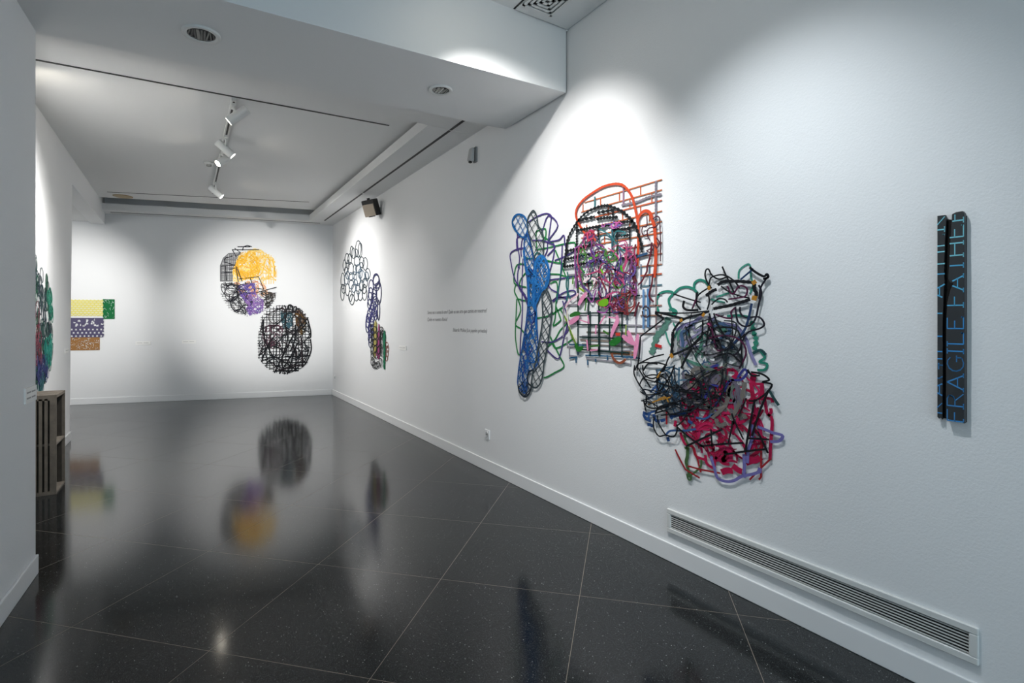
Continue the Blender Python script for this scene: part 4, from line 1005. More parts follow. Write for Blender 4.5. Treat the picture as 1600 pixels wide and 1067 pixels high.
S('26467a',0.0187,[(-2.249,0.873),(-2.235,0.839),(-2.199,0.831)],7)
S('26467a',0.0184,[(-2.195,0.839),(-2.159,0.852)],7)
S('26467a',0.0182,[(-2.141,0.751),(-2.131,0.726)],7)
S('26467a',0.0178,[(-2.124,0.874),(-2.039,0.904),(-1.958,0.943)],7)
S('26467a',0.0181,[(-2.115,0.865),(-2.098,0.889)],7)
S('26467a',0.0174,[(-1.99,0.872),(-1.958,0.864)],7)
S('335488',0.0117,[(-2.15,0.763),(-2.115,0.793),(-2.006,0.813),(-1.935,0.835)],7)
S('335488',0.0126,[(-2.296,0.83),(-2.277,0.876),(-2.222,0.898)],7)
S('335488',0.0125,[(-2.277,1.005),(-2.222,1.054),(-2.235,1.003),(-2.296,0.96)],7)
S('335488',0.0113,[(-1.935,0.901),(-1.873,0.904),(-1.814,0.945)],7)
S('34367e',0.013,[(-1.904,1.106),(-1.889,1.037),(-1.935,1.005),(-1.966,1.054)],8)
S('34367e',0.0119,[(-1.807,0.984),(-1.757,1.059),(-1.729,1.117),(-1.702,1.137),(-1.648,1.145),(-1.614,1.183),(-1.632,1.2),(-1.668,1.154)],8)
S('34367e',0.0126,[(-1.873,1.019),(-1.829,1.095),(-1.785,1.093)],8)
S('34367e',0.0126,[(-1.904,1.139),(-1.829,1.196),(-1.785,1.212)],8)
tangle(['3a5a78','2f4d63','4a6a80','2a3f5a'],0.0075,[(-2.231,1.166),(-2.048,1.194),(-1.904,1.106),(-1.873,1.013),(-1.966,0.922),(-2.124,0.885),(-2.24,0.924),(-2.222,1.04)],20,7,.28,24)
S('12151a',0.0089,[(-2.358,1.354),(-2.259,1.411),(-2.164,1.468)],9)
S('12151a',0.0092,[(-2.358,1.354),(-2.367,1.246),(-2.386,1.133)],9)
S('12151a',0.0083,[(-2.094,1.616),(-1.988,1.583),(-1.899,1.559)],9)
S('12151a',0.0082,[(-2.232,1.508),(-2.082,1.5),(-1.958,1.501),(-1.856,1.509)],9)
S('12151a',0.008,[(-1.828,1.634),(-1.856,1.672),(-1.87,1.71),(-1.863,1.74),(-1.846,1.741),(-1.828,1.71),(-1.787,1.683),(-1.747,1.686),(-1.727,1.696)],9)
S('12151a',0.0077,[(-1.76,1.749),(-1.74,1.706),(-1.72,1.669),(-1.688,1.604)],9)
S('12151a',0.0078,[(-1.842,1.659),(-1.835,1.689),(-1.814,1.7),(-1.767,1.705),(-1.727,1.693),(-1.682,1.661),(-1.656,1.625)],9)
S('12151a',0.0082,[(-1.928,1.615),(-1.928,1.553),(-1.899,1.516)],9)
S('12151a',0.0082,[(-1.853,1.636),(-1.906,1.608),(-1.925,1.584),(-1.928,1.553)],9)
S('12151a',0.0086,[(-2.164,1.151),(-2.131,1.226),(-2.106,1.247)],9)
S('12151a',0.009,[(-2.377,1.176),(-2.267,1.224),(-2.164,1.25)],9)
S('12151a',0.0079,[(-1.892,1.393),(-1.842,1.37),(-1.794,1.341),(-1.76,1.301)],9)
S('12151a',0.0078,[(-1.814,1.496),(-1.787,1.43),(-1.753,1.384),(-1.733,1.355)],9)
S('12151a',0.0079,[(-1.842,1.496),(-1.814,1.406),(-1.767,1.318)],9)
S('12151a',0.008,[(-1.863,1.315),(-1.849,1.406),(-1.842,1.478)],9)
S('12151a',0.0081,[(-1.885,1.46),(-1.888,1.393),(-1.899,1.356)],9)
S('12151a',0.0077,[(-1.828,1.544),(-1.787,1.573),(-1.747,1.571),(-1.727,1.553)],9)
S('12151a',0.0082,[(-1.958,1.523),(-1.928,1.578),(-1.921,1.621)],9)
S('12151a',0.0075,[(-1.767,1.643),(-1.72,1.611),(-1.656,1.585),(-1.601,1.572)],9)
S('12151a',0.008,[(-1.856,1.515),(-1.842,1.563),(-1.849,1.599)],9)
S('12151a',0.0078,[(-1.856,1.442),(-1.787,1.306)],9)
S('12151a',0.0091,[(-2.405,1.132),(-2.377,1.176),(-2.312,1.191),(-2.215,1.187)],9)
S('12151a',0.0089,[(-2.331,1.138),(-2.294,1.182),(-2.224,1.196),(-2.139,1.186)],9)
S('12151a',0.0075,[(-1.747,1.29),(-1.656,1.357),(-1.625,1.386)],9)
S('12151a',0.0077,[(-1.814,1.251),(-1.72,1.279),(-1.65,1.238)],9)
S('12151a',0.0134,[(-2.164,1.468),(-2.232,1.508),(-2.05,1.474),(-2.011,1.461)],10)
S('12151a',0.0131,[(-2.011,1.572),(-2.019,1.537),(-1.988,1.517),(-1.914,1.516)],10)
S('12151a',0.0131,[(-2.094,1.39),(-2.05,1.442),(-1.988,1.473),(-1.899,1.491),(-1.842,1.508)],10)
S('12151a',0.013,[(-2.106,1.247),(-2.027,1.276),(-1.958,1.311),(-1.899,1.356)],10)
S('12151a',0.0114,[(-1.598,1.731),(-1.565,1.703),(-1.521,1.678),(-1.504,1.688),(-1.498,1.671),(-1.524,1.665)],10)
S('12151a',0.0125,[(-1.863,1.381),(-1.814,1.346)],10)
S('12151a',0.0132,[(-2.034,1.174),(-2.003,1.233),(-1.958,1.298)],10)
S('12151a',0.0164,[(-1.787,1.65),(-1.753,1.666),(-1.682,1.664),(-1.619,1.657),(-1.571,1.648)],10,jag=0.12)
S('12151a',0.0158,[(-1.571,1.643),(-1.571,1.615),(-1.559,1.592),(-1.571,1.571)],10,jag=0.12)
S('12151a',0.0166,[(-1.595,1.566),(-1.625,1.556),(-1.669,1.546),(-1.72,1.535),(-1.787,1.525),(-1.814,1.52)],10,jag=0.12)
S('12151a',0.0186,[(-2.094,1.39),(-2.102,1.286),(-2.106,1.24)],10,jag=0.12)
S('12151a',0.0172,[(-1.863,1.594),(-1.828,1.616),(-1.794,1.627)],10,jag=0.12)
S('1a1824',0.0085,[(-1.498,1.676),(-1.536,1.624),(-1.545,1.564)],10)
S('1a1824',0.0086,[(-1.547,1.636),(-1.533,1.597),(-1.547,1.537),(-1.565,1.465),(-1.595,1.431),(-1.632,1.426),(-1.663,1.448),(-1.675,1.488),(-1.679,1.529)],10)
S('1a1824',0.0085,[(-1.653,1.528),(-1.65,1.494),(-1.619,1.471),(-1.547,1.473),(-1.518,1.437),(-1.542,1.415),(-1.601,1.398),(-1.632,1.363),(-1.656,1.3),(-1.688,1.27)],10)
S('22385c',0.0112,[(-1.586,1.543),(-1.601,1.476),(-1.625,1.409),(-1.663,1.362),(-1.72,1.303)],10)
S('22385c',0.0087,[(-1.65,1.67),(-1.613,1.696),(-1.577,1.721)],10)
S('4a1a38',0.0081,[(-1.842,1.358),(-1.747,1.375),(-1.669,1.362),(-1.625,1.324),(-1.619,1.273),(-1.656,1.203)],11)
S('4a1a38',0.0083,[(-1.801,1.49),(-1.747,1.472),(-1.701,1.468),(-1.704,1.5),(-1.682,1.523)],11)
S('4a1a38',0.0081,[(-1.727,1.641),(-1.695,1.595),(-1.656,1.637),(-1.613,1.623),(-1.619,1.584),(-1.669,1.574),(-1.72,1.57)],11)
S('4a1a38',0.0088,[(-1.95,1.529),(-1.928,1.578)],11)
S('4a1a38',0.0085,[(-1.842,1.442),(-1.828,1.43),(-1.794,1.299),(-1.753,1.301)],11)
S('b07a2a',0.0207,[(-1.577,1.66),(-1.565,1.642)],12)
S('b07a2a',0.0243,[(-1.583,1.574),(-1.556,1.567)],12)
S('b07a2a',0.0225,[(-1.849,1.636),(-1.832,1.638)],12)
S('b07a2a',0.02,[(-2.11,1.256),(-2.094,1.234)],12)
S('b07a2a',0.0168,[(-2.042,1.454),(-2.023,1.461)],12)
S('b07a2a',0.0147,[(-1.885,1.479),(-1.87,1.497)],12)
S('b84a72',0.0172,[(-1.846,1.442),(-1.832,1.424)],11)
S('c02a2a',0.019,[(-2.245,1.303),(-2.194,1.295)],2)
S('12151a',0.0089,[(-2.404,1.168),(-2.409,1.109),(-2.364,1.046),(-2.306,0.987),(-2.306,0.929)],11)
S('12151a',0.0086,[(-2.335,1.173),(-2.325,1.116),(-2.259,1.093),(-2.195,1.12)],11)
S('12151a',0.0083,[(-2.364,1.039),(-2.325,1.094),(-2.24,1.119),(-2.15,1.103),(-2.124,1.05),(-2.195,1.008),(-2.306,0.987),(-2.354,1.003)],11)
S('12151a',0.0083,[(-2.325,0.941),(-2.287,0.91),(-2.213,0.917),(-2.124,0.954),(-1.998,0.997),(-1.904,1.016)],11)
S('12151a',0.0083,[(-2.231,0.876),(-2.204,0.922),(-2.107,0.956),(-1.982,0.959)],11)
S('12151a',0.0084,[(-2.24,0.86),(-2.245,0.795),(-2.204,0.746),(-2.15,0.761),(-2.09,0.762),(-2.064,0.799),(-2.064,0.84)],11)
S('12151a',0.0085,[(-2.213,0.871),(-2.204,0.823),(-2.141,0.754)],11)
S('12151a',0.0079,[(-2.186,0.875),(-2.064,0.907),(-1.935,0.959),(-1.829,1.019),(-1.736,1.055)],11)
S('12151a',0.0088,[(-2.325,0.941),(-2.306,0.879)],11)
S('12151a',0.0087,[(-2.384,1.162),(-2.268,1.035)],11)
S('12151a',0.0083,[(-2.081,1.191),(-2.124,1.105),(-2.204,1.013)],11)
S('12151a',0.0085,[(-2.15,1.186),(-2.195,1.127),(-2.213,1.041),(-2.15,1.006)],11)
S('12151a',0.0078,[(-2.006,1.143),(-1.935,1.13),(-1.896,1.075),(-1.904,1.009)],11)
S('12151a',0.0076,[(-1.873,1.077),(-1.829,1.095),(-1.8,1.066),(-1.829,1.019)],11)
S('12151a',0.0075,[(-1.771,1.088),(-1.757,1.152),(-1.757,1.195)],11)
S('12151a',0.0081,[(-1.95,0.997),(-2.015,0.875),(-2.064,0.833)],11)
S('12151a',0.0073,[(-1.702,0.961),(-1.668,0.894),(-1.632,0.834)],11)
S('12151a',0.0072,[(-1.661,0.949),(-1.615,1.052)],11)
S('12151a',0.0074,[(-1.695,0.92),(-1.708,0.85),(-1.722,0.792)],11)
S('12151a',0.0077,[(-1.829,0.854),(-1.821,0.754)],11)
S('12151a',0.0081,[(-2.124,0.892),(-2.031,0.899),(-1.943,0.906)],11)
S('12151a',0.0084,[(-2.222,0.884),(-2.15,0.909),(-2.115,0.886)],11)
S('12151a',0.0106,[(-1.998,0.723),(-1.873,0.798),(-1.757,0.866)],11)
S('12151a',0.0102,[(-1.904,0.743),(-1.757,0.785),(-1.632,0.816)],11)
S('12151a',0.0098,[(-1.743,0.731),(-1.622,0.774),(-1.506,0.81)],11)
S('12151a',0.0098,[(-1.568,1.052),(-1.596,0.912),(-1.622,0.771)],11)
S('12151a',0.0096,[(-1.494,1.107),(-1.54,0.997),(-1.584,0.861)],11)
S('12151a',0.0094,[(-1.609,0.845),(-1.491,0.861)],11)
S('12151a',0.0094,[(-1.59,1.19),(-1.528,1.184),(-1.491,1.159),(-1.528,1.144),(-1.477,1.137),(-1.509,1.088),(-1.565,1.046),(-1.603,1.041)],11)
S('12151a',0.0097,[(-1.609,1.201),(-1.584,1.173),(-1.54,1.177)],11)
S('12151a',0.0095,[(-1.552,0.89),(-1.522,0.838),(-1.497,0.791)],11)
S('12151a',0.0109,[(-2.064,0.826),(-1.966,0.777),(-1.873,0.743)],11)
S('294749',0.0125,[(-1.491,1.104),(-1.468,1.07),(-1.443,1.038)],10)
S('a8782c',0.0076,[(-2.287,0.928),(-2.213,0.963),(-2.133,0.987),(-2.098,1.005)],12)
S('a8782c',0.0076,[(-2.204,0.971),(-2.15,0.992),(-2.124,0.961)],12)
S('a8782c',0.0078,[(-2.186,1.142),(-2.213,1.104),(-2.177,1.121)],12)
tangle(['12151a','1c2026','232a33'],0.0066,[(-2.24,1.137),(-2.081,1.191),(-1.889,1.205),(-1.729,1.216),(-1.655,1.149),(-1.688,1.036),(-1.785,0.962),(-1.935,0.927),(-2.064,0.894),(-2.186,0.889),(-2.374,0.95),(-2.374,1.082)],14,11,.66,25)
tangle(['12151a','1c2026'],0.0067,[(-2.082,1.48),(-1.814,1.544),(-1.682,1.477),(-1.619,1.307),(-1.632,1.193),(-2.082,1.157),(-2.098,1.312)],7,11,.6,26)

ART=begin('B','paper_cutout','round cutout on the back wall, yellow and grey dome over purple tangle',(1.063, 2.213),1)
grid('77787a',0.0139,[(0.595,2.202),(0.595,2.496),(0.645,2.638),(0.733,2.726),(0.935,2.755),(0.859,2.561),(0.802,2.39),(0.796,2.207)],.030,.024,1)
S('6d6e70',0.014,[(0.595,2.202),(0.595,2.496),(0.645,2.638),(0.733,2.726),(0.935,2.755),(0.859,2.561),(0.802,2.39),(0.796,2.207)],1,closed=1,curve=0)
grid('5d5e60',0.0077,[(0.595,1.985),(1.559,2.001),(1.539,1.892),(1.506,1.805),(1.44,1.69),(1.309,1.632),(1.205,1.588),(1.05,1.552),(0.872,1.601),(0.745,1.685),(0.632,1.866)],.13,.040,1)
grid('f3d184',0.0139,[(0.802,2.193),(0.808,2.419),(0.846,2.589),(0.935,2.734),(1.038,2.788),(1.153,2.828),(1.257,2.839),(1.361,2.772),(1.466,2.719),(1.532,2.613),(1.559,2.441),(1.552,2.181),(1.335,2.155),(1.205,2.259),(0.974,2.211)],.045,.13,2)
tangle(['f2c147','f6d06a','efb93a','f7d987'],0.0139,[(0.802,2.193),(0.808,2.419),(0.846,2.589),(0.935,2.734),(1.038,2.788),(1.153,2.828),(1.257,2.839),(1.361,2.772),(1.466,2.719),(1.532,2.613),(1.559,2.441),(1.552,2.181),(1.335,2.155),(1.205,2.259),(0.974,2.211)],75,2,.38,31)
tangle(['e9ad2e','efb73c'],0.0155,[(0.821,2.391),(0.872,2.604),(0.948,2.72),(1.153,2.814),(1.283,2.576),(1.257,2.318),(0.974,2.225)],55,3,.34,32)
tangle(['d9a07a','e0b08a','c98a62'],0.0155,[(0.821,2.193),(1.257,2.232),(1.361,2.148),(1.466,1.92),(1.205,1.917),(0.872,1.884)],30,2,.30,33)
tangle(['76589c','8a68a8','64509a','9674b0'],0.0124,[(0.897,1.997),(1.179,2.016),(1.257,1.917),(1.329,1.861),(1.342,1.646),(1.205,1.574),(1.089,1.545),(1.025,1.658),(1.05,1.786),(0.922,1.927)],75,4,.22,34)
tangle(['5a4a90','6f62a0'],0.0139,[(0.884,2.166),(1.179,2.187),(1.205,1.974),(0.897,1.955)],24,4,.26,35)
tangle(['1e1e24','2a2a32'],0.0108,[(0.607,2.188),(0.872,2.194),(1.025,2.056),(1.179,1.888),(1.05,1.552),(0.872,1.601),(0.707,1.713),(0.613,1.936)],34,5,.55,36)
tangle(['2a2a2e','3a3632','5a5048'],0.0108,[(1.257,2.075),(1.552,2.001),(1.506,1.805),(1.335,1.646),(1.283,1.86)],16,4,.4,37)
S('26262c',0.0157,[(0.789,2.799),(1.257,2.818)],5,curve=0)
S('26262c',0.0156,[(0.796,2.799),(0.859,2.674),(0.935,2.748),(0.834,2.829)],5,curve=0)
S('26262c',0.0156,[(0.967,2.792),(0.986,2.864),(1.05,2.892),(1.128,2.87)],5,curve=0)
S('26262c',0.0155,[(0.657,2.583),(0.682,2.64),(0.796,2.679)],5,curve=0)
S('26262c',0.0155,[(0.607,2.483),(0.859,2.519)],5,curve=0)
S('26262c',0.0155,[(0.607,2.357),(0.796,2.376)],5,curve=0)
S('26262c',0.0155,[(0.657,2.569),(0.846,2.505)],5,curve=0)
S('26262c',0.0156,[(0.859,2.491),(0.897,2.195),(0.961,2.211),(0.872,2.477)],5,curve=0)
S('26262c',0.0157,[(0.91,2.252),(1.244,2.303),(1.335,2.062)],5,curve=0)
S('26262c',0.0157,[(0.922,2.139),(1.102,2.185)],5,curve=0)
S('26262c',0.0157,[(0.872,1.954),(1.205,2.002),(1.559,2.109)],5,curve=0)
S('26262c',0.0158,[(1.374,1.976),(1.387,1.761)],5,curve=0)
S('26262c',0.0155,[(0.745,2.431),(0.872,2.463)],5,curve=0)
S('26262c',0.0155,[(0.682,2.485),(0.695,2.219)],5,curve=0)
S('26262c',0.0158,[(1.205,2.088),(1.335,2.062)],5,curve=0)
S('26262c',0.0156,[(1.012,2.198),(1.05,2.085)],5,curve=0)
S('26262c',0.0157,[(1.102,2.271),(1.179,2.016)],5,curve=0)
S('26262c',0.0158,[(1.519,1.993),(1.532,1.921),(1.466,1.906),(1.44,1.963)],5,curve=0)
S('26262c',0.0158,[(1.44,1.819),(1.427,1.718),(1.361,1.775),(1.466,1.834)],5,curve=0)
S('26262c',0.0155,[(0.67,2.19),(0.745,2.079),(0.821,2.066)],5,curve=0)
S('26262c',0.0157,[(0.884,2.859),(1.102,2.868)],5,curve=0)
S('26262c',0.0158,[(1.374,1.747),(1.466,1.762)],5,curve=0)
S('26262c',0.0155,[(0.872,2.194),(0.872,1.968)],5,curve=0)

ART=begin('B','paper_cutout','round black gridded cutout low on the back wall near the corner',(1.697, 1.085),1)
grid('24282a',0.0122,[(1.582,1.766),(1.697,1.769),(1.736,1.711),(1.761,1.77),(1.852,1.754),(1.903,1.734),(2.007,1.685),(2.125,1.545),(2.165,1.264),(2.165,1.123),(2.18,1.066),(2.165,0.897),(2.099,0.729),(2.073,0.603),(1.89,0.475),(1.697,0.439),(1.519,0.472),(1.38,0.565),(1.292,0.678),(1.232,0.761),(1.224,1.118),(1.255,1.296),(1.28,1.529),(1.367,1.64),(1.481,1.723)],.058,.055,1)
tangle(['1a1c20','22262a','2a2226'],0.0153,[(1.582,1.766),(1.697,1.769),(1.736,1.711),(1.761,1.77),(1.852,1.754),(1.903,1.734),(2.007,1.685),(2.125,1.545),(2.165,1.264),(2.165,1.123),(2.18,1.066),(2.165,0.897),(2.099,0.729),(2.073,0.603),(1.89,0.475),(1.697,0.439),(1.519,0.472),(1.38,0.565),(1.292,0.678),(1.232,0.761),(1.224,1.118),(1.255,1.296),(1.28,1.529),(1.367,1.64),(1.481,1.723)],60,3,.75,41)
tangle(['5a4030','4a3a1c','6a4c22'],0.0214,[(1.852,1.67),(2.007,1.671),(2.086,1.517),(2.06,1.18),(1.955,1.181),(1.903,1.489)],16,2,.3,42)
tangle(['2f4f58','3a5a66'],0.0183,[(1.621,1.683),(1.852,1.6),(1.852,1.377),(1.697,1.266),(1.633,1.461)],16,2,.3,43)
tangle(['5a3a48','4a2f3c'],0.0168,[(1.28,1.392),(1.672,1.391),(1.646,0.85),(1.355,0.855)],18,2,.3,44)
S('17181c',0.023,[(1.519,0.465),(1.748,0.946),(1.852,1.181),(2.125,1.531)],5)
S('17181c',0.023,[(1.608,0.442),(1.8,0.763),(1.955,1.069)],5)
S('17181c',0.0231,[(1.748,0.43),(1.903,0.957)],5)
S('17181c',0.023,[(1.704,0.432),(1.646,0.711),(1.748,1.071),(1.736,1.349)],5)
S('17181c',0.0229,[(1.697,1.767),(1.736,1.642),(1.71,1.391),(1.748,1.182)],5)
S('17181c',0.023,[(1.748,1.67),(1.774,1.767),(1.832,1.754),(1.852,1.628)],5)
S('17181c',0.0231,[(1.839,1.698),(1.903,1.741),(1.903,1.671),(1.826,1.628)],5)
S('17181c',0.0232,[(1.916,1.251),(2.086,1.405),(2.033,1.517)],5)
S('17181c',0.0233,[(2.112,1.503),(2.165,1.292),(2.165,1.137),(2.086,1.137)],5)
S('17181c',0.0233,[(2.165,1.109),(2.178,0.883),(2.073,0.617)],5)
S('17181c',0.0227,[(1.292,0.678),(1.393,0.965),(1.506,1.157)],5)
S('17181c',0.0228,[(1.317,0.705),(1.557,0.755),(1.929,0.495)],5)
S('17181c',0.0231,[(1.519,0.506),(1.955,0.497)],5)
S('17181c',0.0233,[(1.697,0.779),(2.165,0.784)],5)
S('17181c',0.0232,[(1.646,0.656),(2.112,0.652)],5)
S('17181c',0.0231,[(1.89,0.482),(1.903,0.789),(1.852,0.986)],5)
S('17181c',0.0232,[(2.027,0.562),(2.02,0.871)],5)
S('17181c',0.0231,[(1.89,1.391),(1.877,1.069),(1.8,0.875)],5)
S('17181c',0.0227,[(1.33,1.488),(1.342,1.13),(1.506,0.756)],5)

ART=begin('R','paper_cutout','cascade of thin dark oval rings with bright spines on the far right wall',(-8.247, 1.751),1.9)
S('333d45',0.0162,[(-8.606,2.656),(-8.627,2.59),(-8.686,2.546),(-8.768,2.536),(-8.851,2.563),(-8.912,2.622),(-8.935,2.695),(-8.912,2.763),(-8.851,2.807),(-8.768,2.815),(-8.686,2.785),(-8.627,2.727)],1,closed=1,name='ring')
S('333d45',0.0159,[(-8.546,2.633),(-8.56,2.574),(-8.598,2.534),(-8.652,2.524),(-8.706,2.546),(-8.745,2.595),(-8.76,2.658),(-8.745,2.717),(-8.706,2.757),(-8.652,2.766),(-8.598,2.743),(-8.56,2.694)],1,closed=1,name='ring')
S('333d45',0.0167,[(-9.083,2.667),(-9.095,2.622),(-9.128,2.592),(-9.175,2.584),(-9.221,2.602),(-9.256,2.64),(-9.269,2.688),(-9.256,2.733),(-9.221,2.763),(-9.175,2.77),(-9.128,2.752),(-9.095,2.714)],1,closed=1,name='ring')
S('333d45',0.0166,[(-8.967,2.625),(-8.981,2.581),(-9.018,2.552),(-9.07,2.545),(-9.122,2.562),(-9.161,2.6),(-9.175,2.648),(-9.161,2.693),(-9.122,2.722),(-9.07,2.728),(-9.018,2.71),(-8.981,2.672)],1,closed=1,name='ring')
S('333d45',0.0162,[(-8.799,2.612),(-8.81,2.579),(-8.839,2.558),(-8.879,2.553),(-8.919,2.566),(-8.948,2.595),(-8.959,2.63),(-8.948,2.663),(-8.919,2.684),(-8.879,2.688),(-8.839,2.675),(-8.81,2.647)],1,closed=1,name='ring')
S('333d45',0.0173,[(-9.338,2.572),(-9.357,2.53),(-9.408,2.502),(-9.479,2.497),(-9.551,2.516),(-9.604,2.554),(-9.624,2.602),(-9.604,2.645),(-9.551,2.672),(-9.479,2.676),(-9.408,2.656),(-9.357,2.618)],1,closed=1,name='ring')
S('333d45',0.017,[(-9.183,2.545),(-9.199,2.5),(-9.243,2.47),(-9.303,2.463),(-9.364,2.481),(-9.409,2.52),(-9.426,2.569),(-9.409,2.615),(-9.364,2.645),(-9.303,2.651),(-9.243,2.632),(-9.199,2.593)],1,closed=1,name='ring')
S('333d45',0.0175,[(-9.578,2.477),(-9.591,2.43),(-9.624,2.397),(-9.67,2.388),(-9.717,2.405),(-9.751,2.444),(-9.763,2.494),(-9.751,2.541),(-9.717,2.574),(-9.67,2.582),(-9.624,2.564),(-9.591,2.526)],1,closed=1,name='ring')
S('333d45',0.0171,[(-9.325,2.465),(-9.336,2.425),(-9.368,2.398),(-9.412,2.39),(-9.457,2.405),(-9.49,2.439),(-9.502,2.482),(-9.49,2.522),(-9.457,2.549),(-9.412,2.556),(-9.368,2.541),(-9.336,2.507)],1,closed=1,name='ring')
S('333d45',0.0163,[(-8.69,2.461),(-8.711,2.422),(-8.768,2.397),(-8.847,2.392),(-8.927,2.411),(-8.986,2.448),(-9.008,2.493),(-8.986,2.533),(-8.927,2.558),(-8.847,2.561),(-8.768,2.541),(-8.711,2.505)],1,closed=1,name='ring')
S('333d45',0.0158,[(-8.427,2.419),(-8.444,2.378),(-8.492,2.35),(-8.557,2.344),(-8.623,2.362),(-8.672,2.399),(-8.69,2.445),(-8.672,2.487),(-8.623,2.514),(-8.557,2.519),(-8.492,2.501),(-8.444,2.464)],1,closed=1,name='ring')
S('333d45',0.0155,[(-8.247,2.375),(-8.264,2.327),(-8.31,2.294),(-8.373,2.285),(-8.436,2.304),(-8.484,2.346),(-8.501,2.399),(-8.484,2.449),(-8.436,2.482),(-8.373,2.489),(-8.31,2.469),(-8.264,2.427)],1,closed=1,name='ring')
S('333d45',0.0153,[(-8.108,2.206),(-8.124,2.165),(-8.169,2.138),(-8.23,2.131),(-8.292,2.146),(-8.338,2.181),(-8.354,2.225),(-8.338,2.266),(-8.292,2.294),(-8.23,2.3),(-8.169,2.283),(-8.124,2.249)],1,closed=1,name='ring')
S('333d45',0.0169,[(-9.07,2.373),(-9.092,2.323),(-9.154,2.29),(-9.239,2.282),(-9.325,2.303),(-9.389,2.347),(-9.412,2.402),(-9.389,2.453),(-9.325,2.486),(-9.239,2.492),(-9.154,2.47),(-9.092,2.426)],1,closed=1,name='ring')
S('333d45',0.0164,[(-8.867,2.332),(-8.88,2.288),(-8.917,2.258),(-8.967,2.25),(-9.018,2.266),(-9.056,2.303),(-9.07,2.35),(-9.056,2.394),(-9.018,2.424),(-8.967,2.432),(-8.917,2.415),(-8.88,2.379)],1,closed=1,name='ring')
S('333d45',0.0158,[(-8.512,2.368),(-8.523,2.339),(-8.553,2.319),(-8.595,2.315),(-8.636,2.327),(-8.667,2.351),(-8.679,2.383),(-8.667,2.412),(-8.636,2.431),(-8.595,2.435),(-8.553,2.423),(-8.523,2.399)],1,closed=1,name='ring')
S('333d45',0.0177,[(-9.647,2.193),(-9.664,2.121),(-9.712,2.071),(-9.778,2.054),(-9.844,2.078),(-9.893,2.135),(-9.911,2.21),(-9.893,2.283),(-9.844,2.334),(-9.778,2.348),(-9.712,2.323),(-9.664,2.266)],1,closed=1,name='ring')
S('333d45',0.0173,[(-9.435,2.368),(-9.449,2.34),(-9.49,2.321),(-9.547,2.318),(-9.603,2.33),(-9.645,2.356),(-9.661,2.387),(-9.645,2.416),(-9.603,2.435),(-9.547,2.438),(-9.49,2.425),(-9.449,2.399)],1,closed=1,name='ring')
S('333d45',0.0177,[(-9.67,1.988),(-9.688,1.916),(-9.735,1.865),(-9.801,1.847),(-9.868,1.869),(-9.917,1.926),(-9.935,2.001),(-9.917,2.074),(-9.868,2.126),(-9.801,2.142),(-9.735,2.118),(-9.688,2.062)],1,closed=1,name='ring')
S('333d45',0.0176,[(-9.569,2.043),(-9.588,2.005),(-9.638,1.979),(-9.707,1.972),(-9.778,1.986),(-9.83,2.017),(-9.849,2.058),(-9.83,2.097),(-9.778,2.123),(-9.707,2.13),(-9.638,2.115),(-9.588,2.083)],1,closed=1,name='ring')
S('333d45',0.0172,[(-9.325,2.019),(-9.342,1.967),(-9.39,1.93),(-9.457,1.918),(-9.524,1.936),(-9.574,1.978),(-9.592,2.033),(-9.574,2.086),(-9.524,2.122),(-9.457,2.133),(-9.39,2.114),(-9.342,2.072)],1,closed=1,name='ring')
S('333d45',0.0169,[(-9.141,1.894),(-9.157,1.848),(-9.2,1.815),(-9.26,1.805),(-9.32,1.82),(-9.365,1.856),(-9.382,1.903),(-9.365,1.95),(-9.32,1.982),(-9.26,1.992),(-9.2,1.976),(-9.157,1.94)],1,closed=1,name='ring')
S('333d45',0.0168,[(-9.008,1.831),(-9.027,1.786),(-9.08,1.754),(-9.154,1.744),(-9.228,1.758),(-9.283,1.794),(-9.303,1.842),(-9.283,1.888),(-9.228,1.92),(-9.154,1.929),(-9.08,1.913),(-9.027,1.877)],1,closed=1,name='ring')
S('333d45',0.0163,[(-8.748,1.888),(-8.767,1.845),(-8.817,1.814),(-8.887,1.804),(-8.957,1.819),(-9.009,1.854),(-9.029,1.9),(-9.009,1.945),(-8.957,1.976),(-8.887,1.984),(-8.817,1.969),(-8.767,1.934)],1,closed=1,name='ring')
S('333d45',0.016,[(-8.52,1.89),(-8.537,1.844),(-8.585,1.812),(-8.652,1.802),(-8.719,1.817),(-8.769,1.853),(-8.787,1.901),(-8.769,1.948),(-8.719,1.98),(-8.652,1.989),(-8.585,1.973),(-8.537,1.937)],1,closed=1,name='ring')
S('333d45',0.0156,[(-8.283,1.901),(-8.3,1.848),(-8.345,1.811),(-8.409,1.799),(-8.473,1.815),(-8.521,1.857),(-8.538,1.912),(-8.521,1.966),(-8.473,2.003),(-8.409,2.014),(-8.345,1.996),(-8.3,1.955)],1,closed=1,name='ring')
S('333d45',0.0156,[(-8.319,1.977),(-8.333,1.94),(-8.373,1.915),(-8.427,1.907),(-8.482,1.92),(-8.523,1.95),(-8.538,1.988),(-8.523,2.026),(-8.482,2.051),(-8.427,2.058),(-8.373,2.045),(-8.333,2.015)],1,closed=1,name='ring')
S('333d45',0.0156,[(-8.247,2.068),(-8.266,2.032),(-8.319,2.008),(-8.391,2.002),(-8.464,2.016),(-8.518,2.047),(-8.538,2.087),(-8.518,2.123),(-8.464,2.148),(-8.391,2.153),(-8.319,2.137),(-8.266,2.107)],1,closed=1,name='ring')
S('333d45',0.0159,[(-8.445,2.038),(-8.463,1.995),(-8.51,1.966),(-8.576,1.958),(-8.642,1.973),(-8.691,2.008),(-8.709,2.053),(-8.691,2.096),(-8.642,2.125),(-8.576,2.133),(-8.51,2.117),(-8.463,2.082)],1,closed=1,name='ring')
